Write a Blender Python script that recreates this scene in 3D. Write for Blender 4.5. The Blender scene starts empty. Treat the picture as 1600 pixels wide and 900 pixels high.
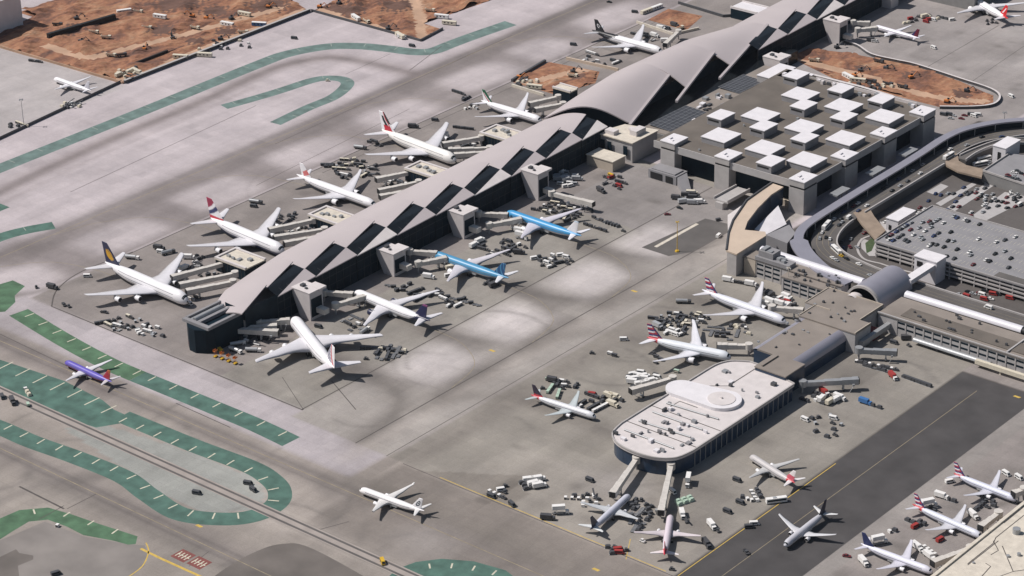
import bpy, math, random
import numpy as np
from mathutils import Vector, Matrix
from mathutils.geometry import tessellate_polygon
R = math.radians
rng = random.Random(7)
SC = bpy.context.scene
COL = SC.collection

# ------------------------------------------------------------------ camera, sky, sun, exposure
# survey frame: +X east, +Y north, metres, origin at the middle of the view
FPX, PITCH, ROLL, YAW, CAMZ = 3882.7, .45208, -.02305, -.708945, 685.0
CAM = Vector((918.32, -1070.68, CAMZ))
fwd = Vector((math.sin(YAW) * math.cos(PITCH), math.cos(YAW) * math.cos(PITCH), -math.sin(PITCH)))
rt0 = Vector((math.cos(YAW), -math.sin(YAW), 0)); up0 = rt0.cross(fwd)
rt = rt0 * math.cos(ROLL) + up0 * math.sin(ROLL); up = -rt0 * math.sin(ROLL) + up0 * math.cos(ROLL)
cd = bpy.data.cameras.new('camera'); cam = bpy.data.objects.new('camera', cd); COL.objects.link(cam)
cd.sensor_width = 36; cd.lens = FPX / 1600 * 36; cd.clip_start = 1; cd.clip_end = 20000
m3 = Matrix((rt, up, -fwd)).transposed(); cam.matrix_world = Matrix.Translation(CAM) @ m3.to_4x4()
SC.camera = cam

HAZE = .000009
SUN_AZ, SUN_EL = 238.0, 52.0          # where the sun stands (compass degrees), so shadows fall to the north-east
w = bpy.data.worlds.new('World'); SC.world = w; w.use_nodes = True
nt = w.node_tree; bg = nt.nodes['Background']
sky = nt.nodes.new('ShaderNodeTexSky'); sky.sky_type = 'NISHITA'; sky.sun_disc = False
sky.sun_elevation = R(SUN_EL); sky.sun_rotation = R(SUN_AZ); sky.air_density = 1.3; sky.dust_density = 2.0
nt.links.new(sky.outputs[0], bg.inputs[0]); bg.inputs[1].default_value = .058
sd = bpy.data.lights.new('sun', 'SUN'); sd.energy = 4.8; sd.angle = R(.5); sd.color = (1, .945, .905)
so = bpy.data.objects.new('sun', sd); COL.objects.link(so)
sv = Vector((math.sin(R(SUN_AZ)) * math.cos(R(SUN_EL)), math.cos(R(SUN_AZ)) * math.cos(R(SUN_EL)), math.sin(R(SUN_EL))))
so.rotation_euler = sv.to_track_quat('Z', 'Y').to_euler(); so.location = sv * 3000
SC.view_settings.view_transform = 'Standard'; SC.view_settings.look = 'None'
SC.view_settings.exposure = -0.13; SC.view_settings.gamma = 1; SC.view_settings.use_curve_mapping = False

def at(px, py, z=0.0):                # survey point seen at a photograph pixel, at height z
    d = fwd * FPX + rt * (px - 800) - up * (py - 450)
    t = (z - CAMZ) / d.z
    return Vector((CAM.x + d.x * t, CAM.y + d.y * t, z))
def pix(v):
    q = Vector(v) - CAM; wv = q.dot(fwd)
    return 800 + FPX * q.dot(rt) / wv, 450 - FPX * q.dot(up) / wv

# ------------------------------------------------------------------ materials
M = {}
def mat(name, col, rough=.8, var=.12, scale=.15, metal=0.0, spec=.5, detail=4, stretch=None, bump=0):
    m = bpy.data.materials.new(name); m.use_nodes = True; n = m.node_tree; b = n.nodes['Principled BSDF']
    b.inputs['Roughness'].default_value = rough; b.inputs['Metallic'].default_value = metal
    b.inputs['Specular IOR Level'].default_value = spec
    g = n.nodes.new('ShaderNodeNewGeometry'); nz = n.nodes.new('ShaderNodeTexNoise')
    nz.inputs['Scale'].default_value = scale; nz.inputs['Detail'].default_value = detail
    src = g.outputs['Position']
    if stretch:
        mp = n.nodes.new('ShaderNodeMapping'); mp.inputs['Scale'].default_value = stretch
        n.links.new(src, mp.inputs[0]); src = mp.outputs[0]
    n.links.new(src, nz.inputs['Vector'])
    mr = n.nodes.new('ShaderNodeMapRange'); mr.inputs[1].default_value = .25; mr.inputs[2].default_value = .75
    mr.inputs[3].default_value = 1 - var; mr.inputs[4].default_value = 1 + var
    n.links.new(nz.outputs[0], mr.inputs[0])
    mx = n.nodes.new('ShaderNodeMix'); mx.data_type = 'RGBA'; mx.blend_type = 'MULTIPLY'; mx.inputs[0].default_value = 1
    mx.inputs[6].default_value = (*col, 1); n.links.new(mr.outputs[0], mx.inputs[7])
    n.links.new(mx.outputs[2], b.inputs['Base Color'])
    if bump:
        bp = n.nodes.new('ShaderNodeBump'); bp.inputs['Strength'].default_value = bump; bp.inputs['Distance'].default_value = 1
        n.links.new(nz.outputs[0], bp.inputs['Height']); n.links.new(bp.outputs[0], b.inputs['Normal'])
    M[name] = m; return m
def attr_mat(name, rough, var=.06, scale=.3, spec=.5, ground=False):
    m = mat(name, (1, 1, 1), rough, var, scale, spec=spec); n = m.node_tree
    a = n.nodes.new('ShaderNodeAttribute'); a.attribute_name = 'Col'
    mx = [x for x in n.nodes if x.type == 'MIX'][0]
    n.links.new(a.outputs['Color'], mx.inputs[6])
    if ground:                        # slab-to-slab tone, fine speckle, drip and tyre streaks along the lanes
        b = n.nodes['Principled BSDF']; g = [x for x in n.nodes if x.type == 'NEW_GEOMETRY'][0]
        out = mx.outputs[2]
        br = n.nodes.new('ShaderNodeTexBrick'); br.offset = 0; br.inputs['Scale'].default_value = 1
        br.inputs['Brick Width'].default_value = 7.6; br.inputs['Row Height'].default_value = 7.6
        br.inputs['Mortar Size'].default_value = .12; br.inputs['Mortar Smooth'].default_value = .4
        br.inputs['Color1'].default_value = (.965, .965, .97, 1); br.inputs['Color2'].default_value = (1.03, 1.028, 1.025, 1)
        br.inputs['Mortar'].default_value = (.90, .89, .88, 1)
        n.links.new(g.outputs['Position'], br.inputs['Vector'])
        for sc_, lo, hi, st in ((.9, .93, 1.07, (1, 1, 1)), (.06, .88, 1.10, (1, .12, 1)), (.05, .92, 1.08, (.12, 1, 1)), (.016, .86, 1.12, (1, 1, 1))):
            mp = n.nodes.new('ShaderNodeMapping'); mp.inputs['Scale'].default_value = st
            n.links.new(g.outputs['Position'], mp.inputs[0])
            z = n.nodes.new('ShaderNodeTexNoise'); z.inputs['Scale'].default_value = sc_; z.inputs['Detail'].default_value = 5
            n.links.new(mp.outputs[0], z.inputs['Vector'])
            r = n.nodes.new('ShaderNodeMapRange'); r.inputs[1].default_value = .28; r.inputs[2].default_value = .72
            r.inputs[3].default_value = lo; r.inputs[4].default_value = hi
            n.links.new(z.outputs[0], r.inputs[0])
            q = n.nodes.new('ShaderNodeMix'); q.data_type = 'RGBA'; q.blend_type = 'MULTIPLY'; q.inputs[0].default_value = 1
            n.links.new(out, q.inputs[6]); n.links.new(r.outputs[0], q.inputs[7]); out = q.outputs[2]
        q = n.nodes.new('ShaderNodeMix'); q.data_type = 'RGBA'; q.blend_type = 'MULTIPLY'; q.inputs[0].default_value = 1
        n.links.new(out, q.inputs[6]); n.links.new(br.outputs['Color'], q.inputs[7])
        n.links.new(q.outputs[2], b.inputs['Base Color'])
    return m
attr_mat('livery', .38, .05, .25, .45)
attr_mat('ground', .92, .05, .25, .2, ground=True)
mat('green_a', (.07, .14, .113), .9, .38, .12, detail=8); mat('green_hazed', (.125, .185, .17), .9, .32, .12, detail=8); mat('green_b', (.075, .15, .085), .9, .38, .12, detail=8)  # the greyer green has distance haze put into its colour
mat('paint_white', (.56, .53, .42), .7, .2, .5); mat('paint_faded', (.33, .36, .32), .8, .2, .5); mat('guide_worn', (.27, .225, .15), .85, .3, .2); mat('paint_yellow', (.55, .38, .08), .7, .2, .5)
mat('paint_red', (.20, .065, .055), .7, .2, .5); mat('tar', (.085, .075, .07), .9, .25, .2)
mat('asphalt', (.062, .058, .058), .92, .25, .06); mat('pad_dark', (.14, .124, .112), .92, .25, .05); mat('pad_grey', (.225, .205, .19), .92, .2, .05); mat('road_tan', (.33, .29, .265), .9, .15, .1); mat('asphalt_mid', (.105, .097, .092), .92, .2, .06)
mat('roof_shell', (.45, .405, .408), .5, .05, .03, spec=.3); mat('roof_pale', (.60, .56, .55), .7, .08, .2)
mat('roof_cream', (.58, .53, .45), .8, .14, .3); mat('roof_white', (.69, .67, .69), .7, .06, .2)
mat('roof_taupe', (.235, .205, .18), .9, .16, .07); mat('roof_brown', (.135, .117, .10), .9, .2, .06)
mat('box_wall', (.255, .25, .26), .8, .1, .2); mat('tan_road', (.27, .21, .16), .9, .2, .15); mat('roof_grey', (.245, .24, .25), .85, .12, .1); mat('tan_roof', (.52, .42, .33), .85, .08, .1)
mat('glass', (.008, .018, .027), .4, .3, .12, spec=.10); mat('glass_blue', (.025, .045, .08), .25, .3, .12, spec=.35); mat('window_tint', (.22, .23, .26), .4, .1, .5)
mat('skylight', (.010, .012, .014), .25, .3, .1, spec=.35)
mat('tower_concrete', (.56, .52, .51), .85, .08, .2); mat('concrete', (.40, .38, .37), .85, .1, .2); mat('concrete_dark', (.22, .215, .21), .85, .12, .2)
mat('wall_grey', (.40, .385, .38), .8, .08, .2); mat('wall_beige', (.46, .40, .33), .8, .1, .2)
mat('metal_grey', (.35, .36, .37), .45, .1, .3, metal=.3); mat('array_panel', (.06, .062, .07), .4, .2, .2); mat('metal_blue', (.36, .35, .40), .4, .06, .1, metal=.35)
mat('tube_white', (.66, .65, .69), .4, .05, .3); mat('steel_dark', (.06, .06, .065), .6, .2, .4)
mat('black', (.012, .012, .013), .6, .1, 1); mat('rubber', (.02, .02, .02), .9, .1, 1)
mat('bridge_skin', (.56, .53, .49), .6, .12, .5); mat('white_box', (.74, .73, .71), .6, .1, .6)
mat('dirt_dark', (.125, .068, .05), .95, .3, .08, bump=.6)
mat('dirt_pale', (.43, .28, .19), .95, .25, .06, bump=.4)
mat('yellow', (.60, .38, .03), .5, .15, .8); mat('orange', (.58, .20, .05), .5, .15, .8)
mat('red', (.34, .04, .035), .45, .12, .8); mat('maroon', (.16, .03, .035), .45, .12, .8)
mat('silver', (.45, .46, .47), .35, .08, .8, metal=.2); mat('navy', (.03, .05, .13), .4, .1, .8); mat('blue', (.05, .16, .38), .45, .1, .8)
mat('grey_dark', (.07, .072, .078), .5, .12, .8); mat('cream', (.62, .57, .46), .6, .1, .8); mat('greenish', (.40, .52, .42), .6, .1, .8)
mat('tree_leaf', (.055, .085, .035), .9, .4, .6); mat('bark', (.12, .085, .06), .9, .2, 1)

# ------------------------------------------------------------------ mesh helpers
class MB:
    def __init__(s): s.v = []; s.f = []; s.m = []; s.c = None; s.k = 0; s.mats = []; s.smooth = set()
    def use(s, name):
        if name not in s.mats: s.mats.append(name)
        s.k = s.mats.index(name); return s
    def add(s, vs, fs, smooth=False):
        o = len(s.v); s.v += [tuple(q) for q in vs]
        for f in fs:
            if smooth: s.smooth.add(len(s.f))
            s.f.append([i + o for i in f]); s.m.append(s.k)
        return s
    def box(s, x0, x1, y0, y1, z0, z1):
        return s.add([(x, y, z) for z in (z0, z1) for x, y in ((x0, y0), (x1, y0), (x1, y1), (x0, y1))],
                     [(3, 2, 1, 0), (4, 5, 6, 7), (0, 1, 5, 4), (1, 2, 6, 5), (2, 3, 7, 6), (3, 0, 4, 7)])
    def obox(s, p, q, wdt, h0, h1):                       # bar between ground points p, q
        p = Vector(p); q = Vector(q); d = (q - p); d.z = 0; n = Vector((-d.y, d.x, 0)).normalized() * wdt / 2
        b = [p - n, q - n, q + n, p + n]
        return s.add([(v.x, v.y, v.z + h0) for v in b] + [(v.x, v.y, v.z + h1) for v in b],
                     [(3, 2, 1, 0), (4, 5, 6, 7), (0, 1, 5, 4), (1, 2, 6, 5), (2, 3, 7, 6), (3, 0, 4, 7)])
    def prism(s, poly, z0, z1, cap=True, bottom=False):
        poly = [(q[0], q[1]) for q in poly]
        a = sum(poly[i][0] * poly[(i + 1) % len(poly)][1] - poly[(i + 1) % len(poly)][0] * poly[i][1] for i in range(len(poly)))
        if a < 0: poly = poly[::-1]
        n = len(poly); fs = [(i, (i + 1) % n, n + (i + 1) % n, n + i) for i in range(n)]
        vs = [(x, y, z0) for x, y in poly] + [(x, y, z1) for x, y in poly]
        tr = tessellate_polygon([[Vector((x, y, 0)) for x, y in poly]])
        for t in tr:
            t = list(t); A, B, C = (Vector((*poly[i], 0)) for i in t)
            if (B - A).cross(C - A).z < 0: t = t[::-1]
            if cap: fs.append([n + i for i in t])
            if bottom: fs.append([i for i in t[::-1]])
        return s.add(vs, fs)
    def flat(s, poly, z=None):
        P = [Vector(q) if z is None else Vector((q[0], q[1], z)) for q in poly]
        fs = []
        for t in tessellate_polygon([[Vector((q.x, q.y, 0)) for q in P]]):
            t = list(t)
            if ((P[t[1]] - P[t[0]]).cross(P[t[2]] - P[t[0]])).z < 0: t = t[::-1]
            fs.append(t)
        return s.add(P, fs)
    def cyl(s, p, q, r0, r1=None, n=12, caps=True, smooth=True):
        p = Vector(p); q = Vector(q); r1 = r0 if r1 is None else r1; d = (q - p).normalized()
        a = d.orthogonal().normalized(); b = d.cross(a)
        vs = [c + (a * math.cos(2 * math.pi * i / n) + b * math.sin(2 * math.pi * i / n)) * r for c, r in ((p, r0), (q, r1)) for i in range(n)]
        s.add(vs, [(i, (i + 1) % n, n + (i + 1) % n, n + i) for i in range(n)], smooth)
        if caps: s.add(vs, [list(range(n))[::-1], [n + i for i in range(n)]])
        return s
    def loft(s, rings, close=True, smooth=True, caps=True):
        n = len(rings[0]); vs = [q for r in rings for q in r]; fs = []
        for k in range(len(rings) - 1):
            for i in range(n if close else n - 1):
                j = (i + 1) % n; fs.append((k * n + i, k * n + j, (k + 1) * n + j, (k + 1) * n + i))
        s.add(vs, fs, smooth)
        if caps and close:
            s.add(rings[0], [list(range(n))[::-1]]); s.add(rings[-1], [list(range(n))])
        return s
    def build(s, name, material=None, parent=None, off=None, cols=None):
        me = bpy.data.meshes.new(name)
        v = s.v if off is None else [(a - off[0], b - off[1], c - off[2]) for a, b, c in s.v]
        me.from_pydata(v, [], s.f)
        names = [material] if material else s.mats
        for q in names: me.materials.append(M[q])
        if not material and len(names) > 1: me.polygons.foreach_set('material_index', s.m)
        if s.smooth:
            a = np.zeros(len(s.f), bool); a[list(s.smooth)] = True; me.polygons.foreach_set('use_smooth', a)
        if cols is not None:
            at_ = me.color_attributes.new('Col', 'FLOAT_COLOR', 'POINT')
            arr = np.ones((len(v), 4), np.float32); arr[:, :3] = np.array(cols, np.float32); at_.data.foreach_set('color', arr.ravel())
        me.update()
        o = bpy.data.objects.new(name, me); COL.objects.link(o)
        if parent: o.parent = parent
        return o
def dirt_mat():
    m = mat('dirt', (.34, .165, .09), .95, .3, .25, detail=8, bump=.7); n = m.node_tree; g = [x for x in n.nodes if x.type == 'NEW_GEOMETRY'][0]; mx = [x for x in n.nodes if x.type == 'MIX'][0]
    z = n.nodes.new('ShaderNodeTexNoise'); z.inputs['Scale'].default_value = .028; z.inputs['Detail'].default_value = 9; z.inputs['Roughness'].default_value = .68; z.inputs['Distortion'].default_value = 1.2
    mp = n.nodes.new('ShaderNodeMapping'); mp.inputs['Scale'].default_value = (1.5, .7, 1); n.links.new(g.outputs['Position'], mp.inputs[0]); n.links.new(mp.outputs[0], z.inputs['Vector'])
    r = n.nodes.new('ShaderNodeValToRGB'); e = r.color_ramp.elements; e[0].position = .30; e[0].color = (.085, .05, .04, 1); e[1].position = .74; e[1].color = (.40, .28, .20, 1)
    for p_, c_ in ((.41, (.17, .08, .052, 1)), (.49, (.285, .13, .072, 1)), (.60, (.33, .175, .10, 1))): q = e.new(p_); q.color = c_
    n.links.new(z.outputs[0], r.inputs[0]); n.links.new(r.outputs[0], mx.inputs[6])
dirt_mat()
def tag(o, label=None, cat=None, group=None, kind=None):
    if label: o['label'] = label
    if cat: o['category'] = cat
    if group: o['group'] = group
    if kind: o['kind'] = kind
    return o
def thing(name, label, cat, loc=(0, 0, 0), rz=0, group=None):
    o = bpy.data.objects.new(name, None); COL.objects.link(o); o.empty_display_size = 1
    o.location = loc; o.rotation_euler = (0, 0, rz); return tag(o, label, cat, group)
KIDS = {}
def kids(o):
    if o.name not in KIDS: KIDS[o.name] = list(o.children)
    return KIDS[o.name]
def copy_tree(o, parent=None, loc=None, rz=None):
    c = o.copy(); COL.objects.link(c)
    if parent: c.parent = parent
    if loc is not None: c.location = loc
    if rz is not None: c.rotation_euler = (0, 0, rz)
    for ch in kids(o): copy_tree(ch, c)
    return c
def struct(o): o['kind'] = 'structure'; return o
def smooth_line(pts, n=8, closed=False):
    P = [Vector(q) for q in pts]; out = []; N = len(P)
    for i in range(N if closed else N - 1):
        g = (lambda k: P[k % N]) if closed else (lambda k: P[max(0, min(N - 1, k))])
        a, b, c, d = g(i - 1), g(i), g(i + 1), g(i + 2)
        for k in range(n):
            t = k / n
            out.append(.5 * ((2 * b) + (c - a) * t + (2 * a - 5 * b + 4 * c - d) * t * t + (3 * b - a - 3 * c + d) * t ** 3))
    if not closed: out.append(P[-1])
    return out
def ribbon(mb, pts, wdt, z):
    P = [Vector((q[0], q[1], 0)) for q in pts]; L = []; Rr = []
    for i, q in enumerate(P):
        d = (P[min(i + 1, len(P) - 1)] - P[max(i - 1, 0)]).normalized(); n = Vector((-d.y, d.x, 0)) * wdt / 2
        zz = z if not callable(z) else z(i)
        L.append((q.x + n.x, q.y + n.y, zz)); Rr.append((q.x - n.x, q.y - n.y, zz))
    k = len(P); mb.add(L + Rr, [(k + i, k + i + 1, i + 1, i) for i in range(k - 1)])
    return mb
PENDING = []                          # things whose label may need their place in the row added
def lab(o, base, cat, group=None):
    PENDING.append((o, base)); o['category'] = cat
    if group: o['group'] = group
    return o

# ------------------------------------------------------------------ ground: one sheet to the horizon, worn concrete
xs = np.concatenate([[-9000, -5000, -2500, -1400, -1000, -850], np.arange(-730, 450, 2.2), [520, 650, 900, 1500, 3000, 6000, 9000]])
ys = np.concatenate([[-9000, -5000, -2500, -1400, -900, -600, -500], np.arange(-440, 700, 2.2), [760, 900, 1200, 2000, 4000, 9000]])
GX, GY = np.meshgrid(xs, ys); gx = GX.ravel(); gy = GY.ravel()
gc = np.empty((gx.size, 3)); gc[:] = (.455, .408, .418)  # lilac-grey concrete, its pinkish tinge standing in for haze
def rmask(x0, x1, y0, y1, f=.6):
    c = lambda t: np.clip(t / f + .5, 0, 1)
    return c(gx - x0) * c(x1 - gx) * c(gy - y0) * c(y1 - gy)
def blend(m, col): gc[:] = gc * (1 - m[:, None]) + np.array(col) * m[:, None]
def pmask(poly, f=1.0):
    P = np.array([(q[0], q[1]) for q in poly]); ins = np.zeros(gx.size, bool); n = len(P)
    sel = np.where((gx > P[:, 0].min() - 3) & (gx < P[:, 0].max() + 3) & (gy > P[:, 1].min() - 3) & (gy < P[:, 1].max() + 3))[0]
    X = gx[sel]; Y = gy[sel]; a = np.zeros(sel.size, bool)
    for i in range(n):
        (x1, y1), (x2, y2) = P[i], P[(i + 1) % n]
        c = ((y1 > Y) != (y2 > Y))
        with np.errstate(divide='ignore', invalid='ignore'): a ^= c & (X < (x2 - x1) * (Y - y1) / (y2 - y1 + 1e-12) + x1)
    m = np.zeros(gx.size); m[sel] = a; return m
def dline(pts):
    d = np.full(gx.size, 1e9); P = [(q[0], q[1]) for q in pts]
    for (x1, y1), (x2, y2) in zip(P[:-1], P[1:]):
        ux, uy = x2 - x1, y2 - y1; L = ux * ux + uy * uy + 1e-9
        t = np.clip(((gx - x1) * ux + (gy - y1) * uy) / L, 0, 1)
        d = np.minimum(d, (gx - x1 - t * ux) ** 2 + (gy - y1 - t * uy) ** 2)
    return np.sqrt(d)
def wear(pts, wd, amt, col, p=2): blend(amt * np.exp(-(dline(pts) / wd) ** p), col)
TAN = (.195, .172, .165); DK = (.12, .108, .103); PALE = (.50, .452, .465)
# zones of pavement
blend(rmask(-6000, 6000, -6000, -198), (.325, .29, .262))
blend(rmask(-240, 82, -236, -197, 3), (.40, .365, .375)); blend(rmask(-900, -640, -200, 90), (.42, .385, .385)); blend(rmask(-700, -460, -200, 90, 3), (.40, .37, .365))
blend(rmask(-232, -60, -196, 900), (.25, .225, .212))
blend(rmask(-60, 8, -196, 215), (.275, .256, .230))
blend(rmask(8, 84, -206, 215, 2), (.335, .310, .288))
blend(rmask(84, 281, -206, 118), (.268, .248, .22))
blend(rmask(281, 420, -206, 118), (.26, .235, .222))
blend(rmask(-60, 60, 118, 206), (.26, .24, .23))
blend(rmask(-90, 110, 372, 900), (.30, .275, .265))
blend(rmask(90, 600, 118, 420), (.115, .105, .10))
blend(rmask(95, 700, -300, -207, 3), (.225, .20, .18))
blend(rmask(-120, 700, -2000, -300, 6) * .6, (.26, .235, .21))
blend(rmask(281, 332, -380, 75), (.062, .055, .052)); blend(rmask(281, 332, -380, 75) * np.clip((-195 - gy) / 60, 0, 1) * .8, (.15, .13, .12))
blend(rmask(95, 281, -206, -150) * np.clip((gx - gy * .4 - 190) / 20, 0, 1) * .35, (.33, .30, .27))
blend(rmask(332, 342, -300, 60), (.27, .25, .235))
# taxi lanes west of the concourse
wear([(-295, -170), (-295, 900)], 11.5, .85, TAN); wear([(-299, -170), (-299, 900)], 3, .55, DK); wear([(-290.5, -170), (-290.5, 900)], 3, .5, DK); wear([(-281, -170), (-281, 900)], 4, .35, TAN)
blend(.80 * np.clip((gx + 302) / 10, 0, 1) * np.clip((-232 - gx) / 2, 0, 1) * np.clip((gy + 190) / 20, 0, 1), TAN)
for y0, hy in ((-184, 24), (-98, 31), (-9, 31), (82, 32), (173, 31), (270, 34), (345, 26), (440, 38), (540, 40), (640, 40)):
    u = (gx + 257 - (gy - y0) * .10) / 20.5; v = (gy - y0) / hy
    blend(.93 * np.exp(-(np.abs(u) ** 3.4 + np.abs(v) ** 3.4) ** 1.6), (.46, .415, .42))
    blend(.35 * np.exp(-((gx + 285) / 9) ** 2 - ((gy - y0 - 45) / 18) ** 2), DK)
for g in (-143, -54, 36, 128, 219, 300, 386):
    for s in ():
        arc = smooth_line([(-296, g + s * 92), (-290, g + s * 52), (-272, g + s * 22), (-240, g + s * 4), (-215, g)], 4)
        wear(arc, 10.5, .72, TAN); wear(arc, 4, .35, DK)
    wear([(-235, g), (-150, g)], 10, .35, (.17, .155, .145)); wear([(-200, g), (-160, g)], 7, .35, DK)
up_lane = smooth_line([at(*q) for q in ((-80, 335), (0, 300), (150, 228), (300, 165), (400, 118), (450, 100), (510, 90), (560, 95), (610, 106), (650, 116))], 4)
wear(up_lane, 9, .75, (.235, .20, .195)); wear(up_lane, 4, .3, DK); wear([(q[0] + 15, q[1] - 4) for q in up_lane[:16]], 3, .3, (.24, .205, .20))
wear([(-330, -400), (-330, 200)], 30, .35, PALE); wear([(-255, -170), (-255, 500)], 12, .0, PALE)
wear(smooth_line([(-300, -150), (-298, -190), (-285, -225), (-255, -243), (-200, -247), (-100, -247)], 4), 13, .55, TAN)
wear(smooth_line([(-225, -150), (-236, -190), (-262, -215), (-300, -225)], 4), 4, .6, (.17, .155, .145))
# east-west lanes south of the concourse
wear([(-400, -247), (300, -247)], 9, .45, TAN); wear([(-400, -244), (95, -244)], 2.2, .45, DK); wear([(-400, -250.5), (95, -250.5)], 2.2, .40, DK)
wear([(95, -236), (700, -236)], 14, .55, (.15, .135, .12)); wear([(95, -262), (700, -262)], 5, .0, DK)
wear([(-100, -333.5), (420, -333.5)], 13, .5, TAN); wear([(-100, -336.5), (330, -336.5)], 2.2, .6, DK); wear([(-100, -330.5), (330, -330.5)], 2.2, .55, DK)
wear([(-60, -343), (300, -343)], 5, .5, (.17, .155, .14))
wear([(50, -290), (330, -290)], 10, .75, (.40, .36, .325)); wear([(50, -291.5), (330, -291.5)], 1.3, .8, (.17, .155, .145)); wear([(50, -287), (330, -287)], 1.3, .8, (.17, .155, .145))
for q, wd, a in ((((150, 742), (60, 760), (20, 775), (-40, 800)), 5, .5), (((100, 762), (200, 740), (300, 770)), 3, .35), (((540, 745), (570, 790), (572, 820), (560, 850)), 2.5, .35), (((600, 840), (660, 832), (700, 830)), 2.0, .4), (((500, 745), (520, 790), (515, 820)), 6, .35), (((0, 765), (40, 750), (45, 715), (30, 690)), 2.5, .5)):
    wear(smooth_line([at(*p) for p in q], 5), wd, a, (.16, .145, .135))
# east taxilane with swept paths to each stand; clean concrete is left between them
for g, x1 in ((-140, -20), (-74, 0), (0, 0), (78, 0)):
    for s in (-1, 1):
        arc = smooth_line([(60, g + s * 62), (56, g + s * 34), (42, g + s * 12), (18, g + s * 2), (x1, g)], 4)
        wear(arc, 10, .75, (.19, .172, .158)); wear(arc, 3.5, .35, (.125, .115, .105))
    wear([(20, g), (-60, g)], 7, .4, (.165, .15, .14))
for y0 in (-107, -38, 40, 112): blend(.97 * np.exp(-(((gx - 31) / 20) ** 4 + ((gy - y0) / 24) ** 4)), (.50, .462, .452))
wear([(66, -220), (66, 210)], 6, .35, (.40, .36, .33)); wear([(95, -200), (95, 60)], 10, .45, (.17, .15, .135))
for g in (59, -7, -108):
    arc = smooth_line([(62, g - 46), (70, g - 20), (90, g - 4), (112, g)], 4); wear(arc, 7, .45, (.165, .15, .135)); wear([(105, g), (165, g)], 8, .45, (.14, .125, .115))
for x0, y0, r, a in ((225, 40, 22, .4), (238, 22, 16, .35), (258, -20, 20, .3), (240, -130, 22, .4), (262, -160, 14, .4), (200, -150, 18, .3), (-40, 30, 14, .3), (-50, 110, 12, .3), (-45, -95, 14, .3), (-30, 150, 22, .3), (360, -60, 12, .4), (355, -110, 14, .35), (355, -20, 14, .3), (-200, -20, 16, .3), (-190, 75, 14, .35), (-190, 170, 14, .35), (-60, 560, 30, .3), (20, 560, 24, .25)):
    blend(a * np.exp(-(((gx - x0) / r) ** 2 + ((gy - y0) / r) ** 2)), (.14, .128, .118))
for x0, y0, r, a in ((20, 600, 26, .5), (-10, 545, 18, .4), (60, 540, 24, .5), (160, -262, 20, .35), (300, -180, 14, .3), (203, -150, 20, .5)):
    blend(a * np.exp(-(((gx - x0) / r) ** 2 + ((gy - y0) / (r * .8)) ** 2)), (.37, .345, .335))
PADS = []
def pad(px, m): PADS.append((px, m))
pad(((300, 930), (345, 893), (395, 864), (440, 850), (490, 858), (620, 930)), 'pad_dark')
pad(((-40, 860), (20, 836), (70, 815), (130, 838), (200, 850), (226, 852), (232, 866), (225, 885), (200, 905), (140, 960), (-40, 960)), 'pad_grey')
pad(((-40, 890), (25, 858), (30, 864), (52, 868), (52, 874), (28, 884), (30, 900), (-40, 940)), 'pad_dark')
blend(pmask([at(*q) for q in ((215, 745), (240, 769), (320, 800), (350, 801), (400, 797), (415, 777), (410, 762), (395, 745), (280, 700), (150, 660), (100, 670))]), (.30, .305, .285))
blend(pmask([at(*q) for q in ((855, 745), (808, 786), (800, 797), (690, 747), (650, 735))]) * .5, (.17, .15, .13))
r3 = random.Random(31)
for _ in range(420):                                  # relaid slabs, a shade lighter or darker than their neighbours
    x0 = round(r3.uniform(-520, 400) / 7.6) * 7.6; y0 = round(r3.uniform(-400, 560) / 7.6) * 7.6; a = r3.choice((1, 1, 2, 3)); b_ = r3.choice((1, 1, 2, 4))
    m_ = rmask(x0, x0 + 7.6 * a, y0, y0 + 7.6 * b_, 1.2) * .55; f_ = r3.choice((.80, .86, .90, 1.10, 1.14))
    gc *= (1 + (f_ - 1) * m_)[:, None]
for _ in range(60):                                   # turning tyre scuffs near the stands
    cx, cy = r3.choice(((-215, r3.uniform(-170, 420)), (35, r3.uniform(-180, 180)), (110, r3.uniform(-180, 90)), (350, r3.uniform(-180, 40)), (250, r3.uniform(-180, 60)), (r3.uniform(-300, 200), r3.uniform(-345, -215)))); rr = r3.uniform(12, 45); a0 = r3.uniform(0, 6.28); sp = r3.uniform(.5, 1.6)
    wear([(cx + rr * math.cos(a0 + sp * t / 8), cy + rr * math.sin(a0 + sp * t / 8)) for t in range(9)], r3.uniform(1.1, 1.9), r3.uniform(.18, .42), (.13, .12, .112))
for _ in range(170):                                  # oil and rubber spots
    zx = r3.choice(((-225, -145, -180, 400), (-75, 5, -190, 190), (90, 275, -195, 100), (345, 385, -180, 40), (-60, 80, 480, 640))); cx, cy = r3.uniform(zx[0], zx[1]), r3.uniform(zx[2], zx[3]); rr = r3.uniform(1.8, 5)
    d2 = ((gx - cx) / (rr * r3.uniform(.7, 1.8))) ** 2 + ((gy - cy) / rr) ** 2; blend(r3.uniform(.2, .5) * np.exp(-d2), (.12, .11, .10))
gcol = np.clip(gc, .02, .8)
nx, ny = len(xs), len(ys)
idx = np.arange(nx * ny).reshape(ny, nx)
F = np.stack([idx[:-1, :-1], idx[:-1, 1:], idx[1:, 1:], idx[1:, :-1]], -1).reshape(-1, 4)
me = bpy.data.meshes.new('ground'); me.vertices.add(nx * ny); me.loops.add(F.size); me.polygons.add(len(F))
co = np.zeros((nx * ny, 3), np.float32); co[:, 0] = gx; co[:, 1] = gy; me.vertices.foreach_set('co', co.ravel())
me.loops.foreach_set('vertex_index', F.ravel().astype(np.int32)); me.polygons.foreach_set('loop_start', np.arange(0, F.size, 4, dtype=np.int32))
me.polygons.foreach_set('loop_total', np.full(len(F), 4, np.int32)); me.update(calc_edges=True)
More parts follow.
